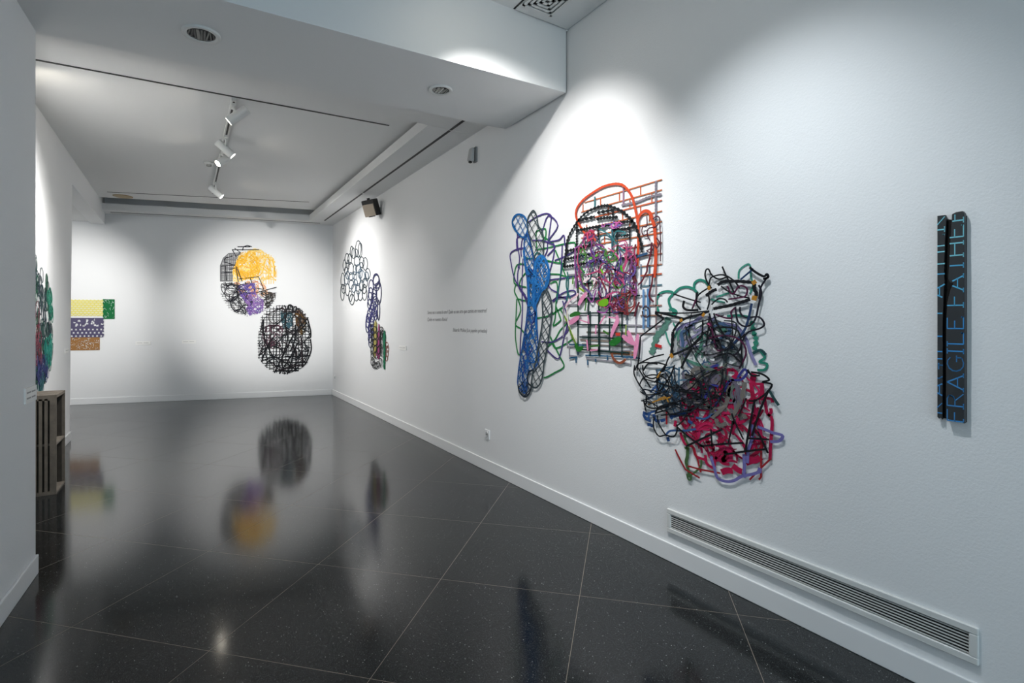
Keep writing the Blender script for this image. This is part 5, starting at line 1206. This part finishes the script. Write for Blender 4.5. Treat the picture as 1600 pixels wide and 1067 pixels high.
S('4c5e6e',0.0168,[(-9.049,2.096),(-9.069,2.057),(-9.122,2.03),(-9.196,2.023),(-9.271,2.038),(-9.326,2.072),(-9.347,2.114),(-9.326,2.154),(-9.271,2.18),(-9.196,2.186),(-9.122,2.17),(-9.069,2.137)],2,closed=1,name='ring')
S('4c5e6e',0.0173,[(-9.39,2.211),(-9.408,2.165),(-9.457,2.133),(-9.524,2.125),(-9.592,2.142),(-9.642,2.18),(-9.661,2.23),(-9.642,2.277),(-9.592,2.309),(-9.524,2.316),(-9.457,2.298),(-9.408,2.26)],2,closed=1,name='ring')
S('4c5e6e',0.0163,[(-8.614,2.157),(-8.639,2.104),(-8.709,2.068),(-8.807,2.059),(-8.907,2.08),(-8.981,2.126),(-9.008,2.185),(-8.981,2.24),(-8.907,2.275),(-8.807,2.283),(-8.709,2.26),(-8.639,2.214)],2,closed=1,name='ring')
S('4c5e6e',0.0158,[(-8.391,2.185),(-8.41,2.138),(-8.464,2.106),(-8.538,2.098),(-8.614,2.116),(-8.67,2.156),(-8.69,2.207),(-8.67,2.255),(-8.614,2.287),(-8.538,2.294),(-8.464,2.274),(-8.41,2.235)],2,closed=1,name='ring')
S('4c5e6e',0.0164,[(-8.815,2.115),(-8.83,2.094),(-8.871,2.08),(-8.927,2.077),(-8.984,2.087),(-9.026,2.106),(-9.041,2.13),(-9.026,2.152),(-8.984,2.165),(-8.927,2.168),(-8.871,2.158),(-8.83,2.139)],2,closed=1,name='ring')
S('4c5e6e',0.0166,[(-8.927,2.02),(-8.943,1.987),(-8.988,1.965),(-9.049,1.958),(-9.112,1.971),(-9.158,1.998),(-9.175,2.034),(-9.158,2.068),(-9.112,2.09),(-9.049,2.096),(-8.988,2.083),(-8.943,2.055)],2,closed=1,name='ring')
S('4c5e6e',0.0161,[(-8.652,1.995),(-8.667,1.951),(-8.709,1.921),(-8.768,1.912),(-8.827,1.926),(-8.871,1.961),(-8.887,2.007),(-8.871,2.051),(-8.827,2.082),(-8.768,2.09),(-8.709,2.074),(-8.667,2.04)],2,closed=1,name='ring')
S('4c5e6e',0.0153,[(-8.195,2.17),(-8.206,2.134),(-8.239,2.109),(-8.283,2.102),(-8.327,2.115),(-8.36,2.145),(-8.373,2.183),(-8.36,2.22),(-8.327,2.245),(-8.283,2.251),(-8.239,2.238),(-8.206,2.208)],2,closed=1,name='ring')
S('4c5e6e',0.0168,[(-9.091,2.236),(-9.108,2.203),(-9.154,2.181),(-9.217,2.176),(-9.282,2.19),(-9.329,2.219),(-9.347,2.255),(-9.329,2.289),(-9.282,2.311),(-9.217,2.315),(-9.154,2.301),(-9.108,2.272)],2,closed=1,name='ring')
S('4c5e6e',0.0164,[(-8.847,2.23),(-8.863,2.197),(-8.907,2.175),(-8.967,2.17),(-9.029,2.184),(-9.074,2.212),(-9.091,2.248),(-9.074,2.281),(-9.029,2.303),(-8.967,2.307),(-8.907,2.293),(-8.863,2.265)],2,closed=1,name='ring')
S('4c5e6e',0.0159,[(-8.538,2.239),(-8.553,2.202),(-8.595,2.177),(-8.652,2.171),(-8.709,2.185),(-8.752,2.217),(-8.768,2.257),(-8.752,2.295),(-8.709,2.32),(-8.652,2.325),(-8.595,2.31),(-8.553,2.279)],2,closed=1,name='ring')
S('4c5e6e',0.0171,[(-9.32,2.277),(-9.336,2.243),(-9.377,2.22),(-9.435,2.214),(-9.493,2.228),(-9.535,2.257),(-9.551,2.294),(-9.535,2.329),(-9.493,2.352),(-9.435,2.357),(-9.377,2.342),(-9.336,2.313)],2,closed=1,name='ring')
S('4c5e6e',0.0162,[(-8.614,2.333),(-8.634,2.302),(-8.69,2.282),(-8.768,2.279),(-8.847,2.295),(-8.905,2.324),(-8.927,2.36),(-8.905,2.392),(-8.847,2.412),(-8.768,2.413),(-8.69,2.397),(-8.634,2.368)],2,closed=1,name='ring')
S('30325a',0.0158,[(-7.666,2.082),(-7.685,2.038),(-7.737,2.008),(-7.809,2),(-7.882,2.017),(-7.936,2.054),(-7.956,2.101),(-7.936,2.146),(-7.882,2.176),(-7.809,2.182),(-7.737,2.165),(-7.685,2.128)],2,closed=1,name='ring')
S('30325a',0.0158,[(-7.635,2.03),(-7.656,1.971),(-7.713,1.931),(-7.793,1.919),(-7.874,1.939),(-7.934,1.987),(-7.956,2.05),(-7.934,2.11),(-7.874,2.151),(-7.793,2.161),(-7.713,2.139),(-7.656,2.091)],2,closed=1,name='ring')
S('30325a',0.0162,[(-7.94,1.998),(-7.955,1.947),(-7.998,1.912),(-8.057,1.901),(-8.117,1.917),(-8.161,1.958),(-8.177,2.011),(-8.161,2.063),(-8.117,2.098),(-8.057,2.108),(-7.998,2.09),(-7.955,2.05)],2,closed=1,name='ring')
S('30325a',0.0156,[(-7.558,1.877),(-7.574,1.794),(-7.619,1.734),(-7.682,1.713),(-7.745,1.738),(-7.792,1.802),(-7.809,1.889),(-7.792,1.974),(-7.745,2.034),(-7.682,2.053),(-7.619,2.026),(-7.574,1.962)],2,closed=1,name='ring')
S('30325a',0.0162,[(-7.956,1.886),(-7.972,1.84),(-8.015,1.808),(-8.074,1.797),(-8.134,1.812),(-8.178,1.848),(-8.195,1.896),(-8.178,1.943),(-8.134,1.975),(-8.074,1.985),(-8.015,1.969),(-7.972,1.933)],2,closed=1,name='ring')
S('30325a',0.0159,[(-7.777,1.877),(-7.79,1.833),(-7.825,1.801),(-7.874,1.79),(-7.923,1.804),(-7.959,1.839),(-7.973,1.886),(-7.959,1.932),(-7.923,1.964),(-7.874,1.974),(-7.825,1.959),(-7.79,1.923)],2,closed=1,name='ring')
S('30325a',0.0157,[(-7.635,1.99),(-7.649,1.974),(-7.69,1.963),(-7.745,1.961),(-7.801,1.969),(-7.842,1.984),(-7.857,2.003),(-7.842,2.02),(-7.801,2.03),(-7.745,2.032),(-7.69,2.024),(-7.649,2.008)],2,closed=1,name='ring')
S('30325a',0.0163,[(-7.99,1.805),(-8.005,1.754),(-8.048,1.717),(-8.108,1.705),(-8.169,1.72),(-8.213,1.76),(-8.23,1.814),(-8.213,1.866),(-8.169,1.902),(-8.108,1.913),(-8.048,1.897),(-8.005,1.857)],2,closed=1,name='ring')
S('30325a',0.016,[(-7.777,1.807),(-7.794,1.772),(-7.841,1.748),(-7.907,1.74),(-7.973,1.752),(-8.022,1.78),(-8.04,1.817),(-8.022,1.852),(-7.973,1.877),(-7.907,1.883),(-7.841,1.871),(-7.794,1.843)],2,closed=1,name='ring')
S('30325a',0.0159,[(-7.713,1.754),(-7.73,1.715),(-7.777,1.687),(-7.841,1.677),(-7.907,1.69),(-7.955,1.721),(-7.973,1.763),(-7.955,1.803),(-7.907,1.831),(-7.841,1.84),(-7.777,1.826),(-7.73,1.795)],2,closed=1,name='ring')
S('30325a',0.0163,[(-8.047,1.724),(-8.059,1.688),(-8.094,1.662),(-8.143,1.653),(-8.191,1.664),(-8.227,1.692),(-8.24,1.729),(-8.227,1.766),(-8.191,1.792),(-8.143,1.8),(-8.094,1.788),(-8.059,1.76)],2,closed=1,name='ring')
S('30325a',0.0155,[(-7.626,1.623),(-7.633,1.548),(-7.654,1.494),(-7.682,1.474),(-7.71,1.494),(-7.731,1.549),(-7.738,1.625),(-7.731,1.7),(-7.71,1.754),(-7.682,1.773),(-7.654,1.752),(-7.633,1.697)],2,closed=1,name='ring')
S('30325a',0.0165,[(-8.16,1.402),(-8.172,1.339),(-8.203,1.292),(-8.247,1.274),(-8.292,1.29),(-8.324,1.337),(-8.336,1.401),(-8.324,1.465),(-8.292,1.512),(-8.247,1.528),(-8.203,1.511),(-8.172,1.465)],2,closed=1,name='ring')
S('30325a',0.0162,[(-7.973,1.125),(-7.986,1.083),(-8.023,1.051),(-8.074,1.038),(-8.125,1.047),(-8.163,1.076),(-8.177,1.118),(-8.163,1.16),(-8.125,1.192),(-8.074,1.204),(-8.023,1.195),(-7.986,1.165)],2,closed=1,name='ring')
S('30325a',0.0162,[(-8.013,1.185),(-8.026,1.154),(-8.06,1.13),(-8.108,1.12),(-8.156,1.127),(-8.192,1.149),(-8.205,1.18),(-8.192,1.212),(-8.156,1.236),(-8.108,1.245),(-8.06,1.238),(-8.026,1.216)],2,closed=1,name='ring')
S('36366e',0.0149,[(-7.809,1.697),(-7.826,1.662),(-7.874,1.637),(-7.94,1.628),(-8.006,1.639),(-8.056,1.667),(-8.074,1.704),(-8.056,1.74),(-8.006,1.765),(-7.94,1.772),(-7.874,1.76),(-7.826,1.733)],3,closed=1,name='ring')
S('36366e',0.015,[(-7.874,1.637),(-7.891,1.607),(-7.94,1.585),(-8.006,1.578),(-8.074,1.587),(-8.124,1.611),(-8.143,1.643),(-8.124,1.674),(-8.074,1.695),(-8.006,1.702),(-7.94,1.692),(-7.891,1.668)],3,closed=1,name='ring')
S('36366e',0.0147,[(-7.729,1.655),(-7.744,1.625),(-7.785,1.603),(-7.841,1.596),(-7.898,1.605),(-7.941,1.628),(-7.956,1.66),(-7.941,1.69),(-7.898,1.711),(-7.841,1.718),(-7.785,1.708),(-7.744,1.685)],3,closed=1,name='ring')
S('36366e',0.0151,[(-7.979,1.578),(-7.997,1.542),(-8.043,1.516),(-8.108,1.506),(-8.174,1.517),(-8.222,1.544),(-8.24,1.581),(-8.222,1.618),(-8.174,1.644),(-8.108,1.652),(-8.043,1.641),(-7.997,1.614)],3,closed=1,name='ring')
S('36366e',0.0148,[(-7.777,1.585),(-7.794,1.555),(-7.841,1.533),(-7.907,1.526),(-7.973,1.534),(-8.022,1.558),(-8.04,1.589),(-8.022,1.62),(-7.973,1.641),(-7.907,1.648),(-7.841,1.639),(-7.794,1.616)],3,closed=1,name='ring')
S('36366e',0.0152,[(-8.057,1.506),(-8.073,1.47),(-8.117,1.443),(-8.177,1.433),(-8.239,1.443),(-8.284,1.47),(-8.301,1.507),(-8.284,1.545),(-8.239,1.571),(-8.177,1.58),(-8.117,1.57),(-8.073,1.543)],3,closed=1,name='ring')
S('36366e',0.015,[(-7.89,1.505),(-7.906,1.474),(-7.948,1.452),(-8.006,1.444),(-8.065,1.452),(-8.109,1.475),(-8.125,1.506),(-8.109,1.538),(-8.065,1.56),(-8.006,1.568),(-7.948,1.559),(-7.906,1.536)],3,closed=1,name='ring')
S('36366e',0.0146,[(-7.761,1.524),(-7.771,1.499),(-7.801,1.481),(-7.841,1.474),(-7.882,1.481),(-7.912,1.5),(-7.923,1.526),(-7.912,1.551),(-7.882,1.57),(-7.841,1.576),(-7.801,1.569),(-7.771,1.55)],3,closed=1,name='ring')
S('36366e',0.0153,[(-8.108,1.423),(-8.122,1.386),(-8.16,1.359),(-8.212,1.349),(-8.265,1.358),(-8.304,1.385),(-8.319,1.422),(-8.304,1.46),(-8.265,1.487),(-8.212,1.496),(-8.16,1.486),(-8.122,1.459)],3,closed=1,name='ring')
S('36366e',0.015,[(-7.923,1.434),(-7.939,1.403),(-7.981,1.38),(-8.04,1.371),(-8.1,1.379),(-8.144,1.402),(-8.16,1.433),(-8.144,1.465),(-8.1,1.487),(-8.04,1.496),(-7.981,1.487),(-7.939,1.464)],3,closed=1,name='ring')
S('36366e',0.0151,[(-8.006,1.351),(-8.02,1.32),(-8.057,1.296),(-8.108,1.287),(-8.16,1.295),(-8.198,1.317),(-8.212,1.349),(-8.198,1.38),(-8.16,1.404),(-8.108,1.412),(-8.057,1.404),(-8.02,1.382)],3,closed=1,name='ring')
S('36366e',0.0149,[(-7.923,1.331),(-7.934,1.3),(-7.964,1.277),(-8.006,1.268),(-8.048,1.276),(-8.08,1.298),(-8.091,1.329),(-8.08,1.36),(-8.048,1.384),(-8.006,1.392),(-7.964,1.384),(-7.934,1.362)],3,closed=1,name='ring')
S('36366e',0.0151,[(-8.023,1.258),(-8.034,1.226),(-8.065,1.203),(-8.108,1.193),(-8.151,1.2),(-8.183,1.223),(-8.195,1.254),(-8.183,1.286),(-8.151,1.309),(-8.108,1.318),(-8.065,1.311),(-8.034,1.288)],3,closed=1,name='ring')
S('36366e',0.015,[(-7.956,1.249),(-7.967,1.223),(-7.998,1.203),(-8.04,1.195),(-8.082,1.201),(-8.114,1.219),(-8.125,1.245),(-8.114,1.271),(-8.082,1.291),(-8.04,1.299),(-7.998,1.292),(-7.967,1.274)],3,closed=1,name='ring')
S('1e1e20',0.0137,[(-7.9,1.362),(-7.91,1.336),(-7.936,1.317),(-7.973,1.31),(-8.01,1.316),(-8.037,1.335),(-8.047,1.361),(-8.037,1.387),(-8.01,1.406),(-7.973,1.413),(-7.936,1.406),(-7.91,1.388)],7,closed=1,name='ring')
S('1e1e20',0.0137,[(-7.884,1.291),(-7.893,1.265),(-7.92,1.246),(-7.956,1.238),(-7.993,1.244),(-8.02,1.263),(-8.03,1.288),(-8.02,1.314),(-7.993,1.334),(-7.956,1.341),(-7.92,1.335),(-7.893,1.316)],7,closed=1,name='ring')
S('1e1e20',0.0137,[(-7.89,1.209),(-7.899,1.183),(-7.923,1.164),(-7.956,1.156),(-7.99,1.162),(-8.014,1.18),(-8.023,1.206),(-8.014,1.232),(-7.99,1.251),(-7.956,1.259),(-7.923,1.253),(-7.899,1.234)],7,closed=1,name='ring')
S('1e1e20',0.0137,[(-7.913,1.127),(-7.921,1.096),(-7.943,1.072),(-7.973,1.063),(-8.003,1.07),(-8.025,1.092),(-8.033,1.123),(-8.025,1.154),(-8.003,1.177),(-7.973,1.186),(-7.943,1.179),(-7.921,1.157)],7,closed=1,name='ring')
S('1e1e20',0.0137,[(-7.93,1.024),(-7.938,0.982),(-7.959,0.951),(-7.99,0.939),(-8.02,0.948),(-8.042,0.977),(-8.05,1.018),(-8.042,1.06),(-8.02,1.091),(-7.99,1.104),(-7.959,1.094),(-7.938,1.064)],7,closed=1,name='ring')
S('1e1e20',0.0137,[(-7.913,0.922),(-7.921,0.886),(-7.943,0.858),(-7.973,0.847),(-8.003,0.855),(-8.025,0.88),(-8.033,0.916),(-8.025,0.952),(-8.003,0.98),(-7.973,0.991),(-7.943,0.983),(-7.921,0.958)],7,closed=1,name='ring')
S('1e1e20',0.0137,[(-7.877,0.832),(-7.888,0.801),(-7.916,0.777),(-7.956,0.766),(-7.996,0.771),(-8.026,0.792),(-8.037,0.822),(-8.026,0.854),(-7.996,0.878),(-7.956,0.889),(-7.916,0.883),(-7.888,0.862)],7,closed=1,name='ring')
S('1e1e20',0.0136,[(-7.796,0.787),(-7.806,0.761),(-7.835,0.741),(-7.874,0.731),(-7.913,0.735),(-7.942,0.751),(-7.953,0.776),(-7.942,0.803),(-7.913,0.823),(-7.874,0.833),(-7.835,0.828),(-7.806,0.812)],7,closed=1,name='ring')
S('1e1e20',0.0134,[(-7.697,0.784),(-7.708,0.761),(-7.737,0.742),(-7.777,0.733),(-7.817,0.736),(-7.847,0.751),(-7.857,0.773),(-7.847,0.796),(-7.817,0.815),(-7.777,0.824),(-7.737,0.821),(-7.708,0.806)],7,closed=1,name='ring')
S('1e1e20',0.013,[(-7.461,1.337),(-7.47,1.32),(-7.494,1.307),(-7.527,1.302),(-7.561,1.306),(-7.586,1.318),(-7.595,1.335),(-7.586,1.353),(-7.561,1.366),(-7.527,1.37),(-7.494,1.366),(-7.47,1.354)],7,closed=1,name='ring')
S('1e1e20',0.013,[(-7.452,1.288),(-7.46,1.269),(-7.482,1.254),(-7.512,1.248),(-7.543,1.253),(-7.565,1.267),(-7.573,1.286),(-7.565,1.306),(-7.543,1.321),(-7.512,1.327),(-7.482,1.322),(-7.46,1.308)],7,closed=1,name='ring')
S('1e1e20',0.013,[(-7.473,1.239),(-7.48,1.215),(-7.5,1.196),(-7.527,1.189),(-7.555,1.195),(-7.575,1.212),(-7.582,1.237),(-7.575,1.262),(-7.555,1.28),(-7.527,1.287),(-7.5,1.281),(-7.48,1.263)],7,closed=1,name='ring')
S('1e1e20',0.013,[(-7.494,1.141),(-7.501,1.097),(-7.518,1.064),(-7.543,1.051),(-7.567,1.062),(-7.585,1.093),(-7.592,1.138),(-7.585,1.182),(-7.567,1.215),(-7.543,1.228),(-7.518,1.217),(-7.501,1.185)],7,closed=1,name='ring')
S('1e1e20',0.013,[(-7.485,1.024),(-7.491,0.98),(-7.506,0.947),(-7.527,0.934),(-7.549,0.944),(-7.564,0.976),(-7.57,1.02),(-7.564,1.065),(-7.549,1.098),(-7.527,1.11),(-7.506,1.099),(-7.491,1.068)],7,closed=1,name='ring')
S('1e1e20',0.0131,[(-7.512,0.846),(-7.52,0.817),(-7.543,0.793),(-7.573,0.783),(-7.604,0.789),(-7.627,0.809),(-7.635,0.838),(-7.627,0.869),(-7.604,0.892),(-7.573,0.902),(-7.543,0.896),(-7.52,0.875)],7,closed=1,name='ring')
S('1e1e20',0.0133,[(-7.613,0.81),(-7.622,0.79),(-7.647,0.773),(-7.682,0.765),(-7.716,0.768),(-7.742,0.781),(-7.751,0.8),(-7.742,0.821),(-7.716,0.838),(-7.682,0.845),(-7.647,0.842),(-7.622,0.829)],7,closed=1,name='ring')
S('1e1e20',0.0135,[(-7.758,1.333),(-7.769,1.313),(-7.799,1.298),(-7.841,1.292),(-7.884,1.296),(-7.915,1.311),(-7.926,1.331),(-7.915,1.352),(-7.884,1.367),(-7.841,1.373),(-7.799,1.368),(-7.769,1.353)],7,closed=1,name='ring')
S('1e1e20',0.0135,[(-7.719,1.234),(-7.731,1.211),(-7.764,1.193),(-7.809,1.186),(-7.854,1.191),(-7.888,1.207),(-7.9,1.229),(-7.888,1.253),(-7.854,1.27),(-7.809,1.277),(-7.764,1.272),(-7.731,1.256)],7,closed=1,name='ring')
S('1e1e20',0.0135,[(-7.729,1.133),(-7.742,1.11),(-7.777,1.092),(-7.825,1.084),(-7.874,1.088),(-7.91,1.104),(-7.923,1.126),(-7.91,1.15),(-7.874,1.168),(-7.825,1.175),(-7.777,1.171),(-7.742,1.155)],7,closed=1,name='ring')
S('1e1e20',0.0135,[(-7.713,1.033),(-7.726,1.008),(-7.761,0.988),(-7.809,0.979),(-7.857,0.983),(-7.893,1),(-7.907,1.025),(-7.893,1.051),(-7.857,1.071),(-7.809,1.08),(-7.761,1.075),(-7.726,1.058)],7,closed=1,name='ring')
S('1e1e20',0.0134,[(-7.682,0.945),(-7.694,0.919),(-7.729,0.899),(-7.777,0.889),(-7.825,0.893),(-7.861,0.91),(-7.874,0.935),(-7.861,0.961),(-7.825,0.981),(-7.777,0.99),(-7.729,0.986),(-7.694,0.969)],7,closed=1,name='ring')
S('1e1e20',0.0132,[(-7.589,1.256),(-7.597,1.231),(-7.619,1.213),(-7.65,1.205),(-7.682,1.211),(-7.705,1.229),(-7.713,1.254),(-7.705,1.279),(-7.682,1.298),(-7.65,1.305),(-7.619,1.299),(-7.597,1.281)],7,closed=1,name='ring')
S('1e1e20',0.0132,[(-7.582,1.138),(-7.591,1.111),(-7.616,1.09),(-7.65,1.081),(-7.685,1.087),(-7.71,1.106),(-7.719,1.133),(-7.71,1.161),(-7.685,1.182),(-7.65,1.19),(-7.616,1.184),(-7.591,1.165)],7,closed=1,name='ring')
S('1e1e20',0.0133,[(-7.592,1.019),(-7.602,0.991),(-7.629,0.97),(-7.666,0.961),(-7.704,0.966),(-7.731,0.985),(-7.742,1.012),(-7.731,1.04),(-7.704,1.061),(-7.666,1.07),(-7.629,1.065),(-7.602,1.046)],7,closed=1,name='ring')
S('8a5f55',0.0106,[(-7.254,1.111),(-7.261,1.089),(-7.28,1.073),(-7.306,1.066),(-7.332,1.071),(-7.351,1.086),(-7.358,1.107),(-7.351,1.129),(-7.332,1.146),(-7.306,1.152),(-7.28,1.147),(-7.261,1.132)],2,closed=1,name='ring')
S('8a5f55',0.0106,[(-7.225,1.055),(-7.232,1.031),(-7.251,1.013),(-7.277,1.005),(-7.303,1.01),(-7.322,1.027),(-7.329,1.051),(-7.322,1.075),(-7.303,1.093),(-7.277,1.101),(-7.251,1.095),(-7.232,1.079)],2,closed=1,name='ring')
S('8a5f55',0.0106,[(-7.245,0.988),(-7.251,0.964),(-7.268,0.945),(-7.291,0.938),(-7.314,0.943),(-7.331,0.959),(-7.337,0.983),(-7.331,1.007),(-7.314,1.026),(-7.291,1.033),(-7.268,1.028),(-7.251,1.011)],2,closed=1,name='ring')
S('8a5f55',0.0106,[(-7.274,0.92),(-7.28,0.9),(-7.297,0.885),(-7.32,0.878),(-7.343,0.882),(-7.36,0.895),(-7.367,0.914),(-7.36,0.934),(-7.343,0.949),(-7.32,0.955),(-7.297,0.951),(-7.28,0.938)],2,closed=1,name='ring')
jagged('9f9556',[(-7.841,1.474),(-7.751,1.434),(-7.77,1.313),(-7.761,1.132),(-7.802,0.979),(-7.841,0.87),(-7.913,0.922),(-7.923,1.126),(-7.907,1.331)],5)
jagged('8f4270',[(-7.666,1.424),(-7.613,1.335),(-7.582,1.138),(-7.601,0.959),(-7.666,0.874),(-7.77,0.93),(-7.738,1.133),(-7.697,1.314)],5)
jagged('16694a',[(-7.408,1.328),(-7.337,1.252),(-7.355,1.146),(-7.361,0.953),(-7.384,0.751),(-7.443,0.768),(-7.437,1.046),(-7.473,1.239)],5)

ART=begin('L','paper_cutout','tall green, teal and maroon chain-like cutout on the left wall over the crate',(6.6, 1.4),1.8)
links(['24443e','275240','2c3a42','22343c'],.010,[(5.9,1.3),(6.1,1.75),(6.5,2.02),(6.7,1.98),(6.95,1.85),(7.12,1.7),(7.2,1.45),(7.2,1.1),(7.05,.95),(6.7,.85),(6.3,.85),(6.0,1.0)],150,1,51)
links(['1c6f6c','1a7f7a','2a8a78'],.009,[(6.85,1.25),(7.15,1.3),(7.2,1.1),(7.05,1.0),(6.85,1.05)],26,2,52)
links(['2a8a70','2f7f6a'],.008,[(6.95,1.75),(7.15,1.72),(7.22,1.5),(7.05,1.5)],14,2,53)
links(['7a3a44','6a3a4a','5a2f3a'],.009,[(6.2,1.6),(6.6,1.6),(6.7,1.25),(6.65,1.0),(6.2,1.0)],40,3,54)
links(['2f3562','343a6a'],.009,[(6.5,1.05),(7.15,1.05),(7.05,.9),(6.55,.88)],22,3,55)
links(['2f5a60','3a6a6a'],.0085,[(6.45,.95),(6.85,.95),(6.75,.80),(6.5,.78)],14,2,56)

ART=begin('B','paper_cutout','perforated paper panels in yellow, green, violet and brown on back wall',(-1.3, 1.45),1)
sheets()
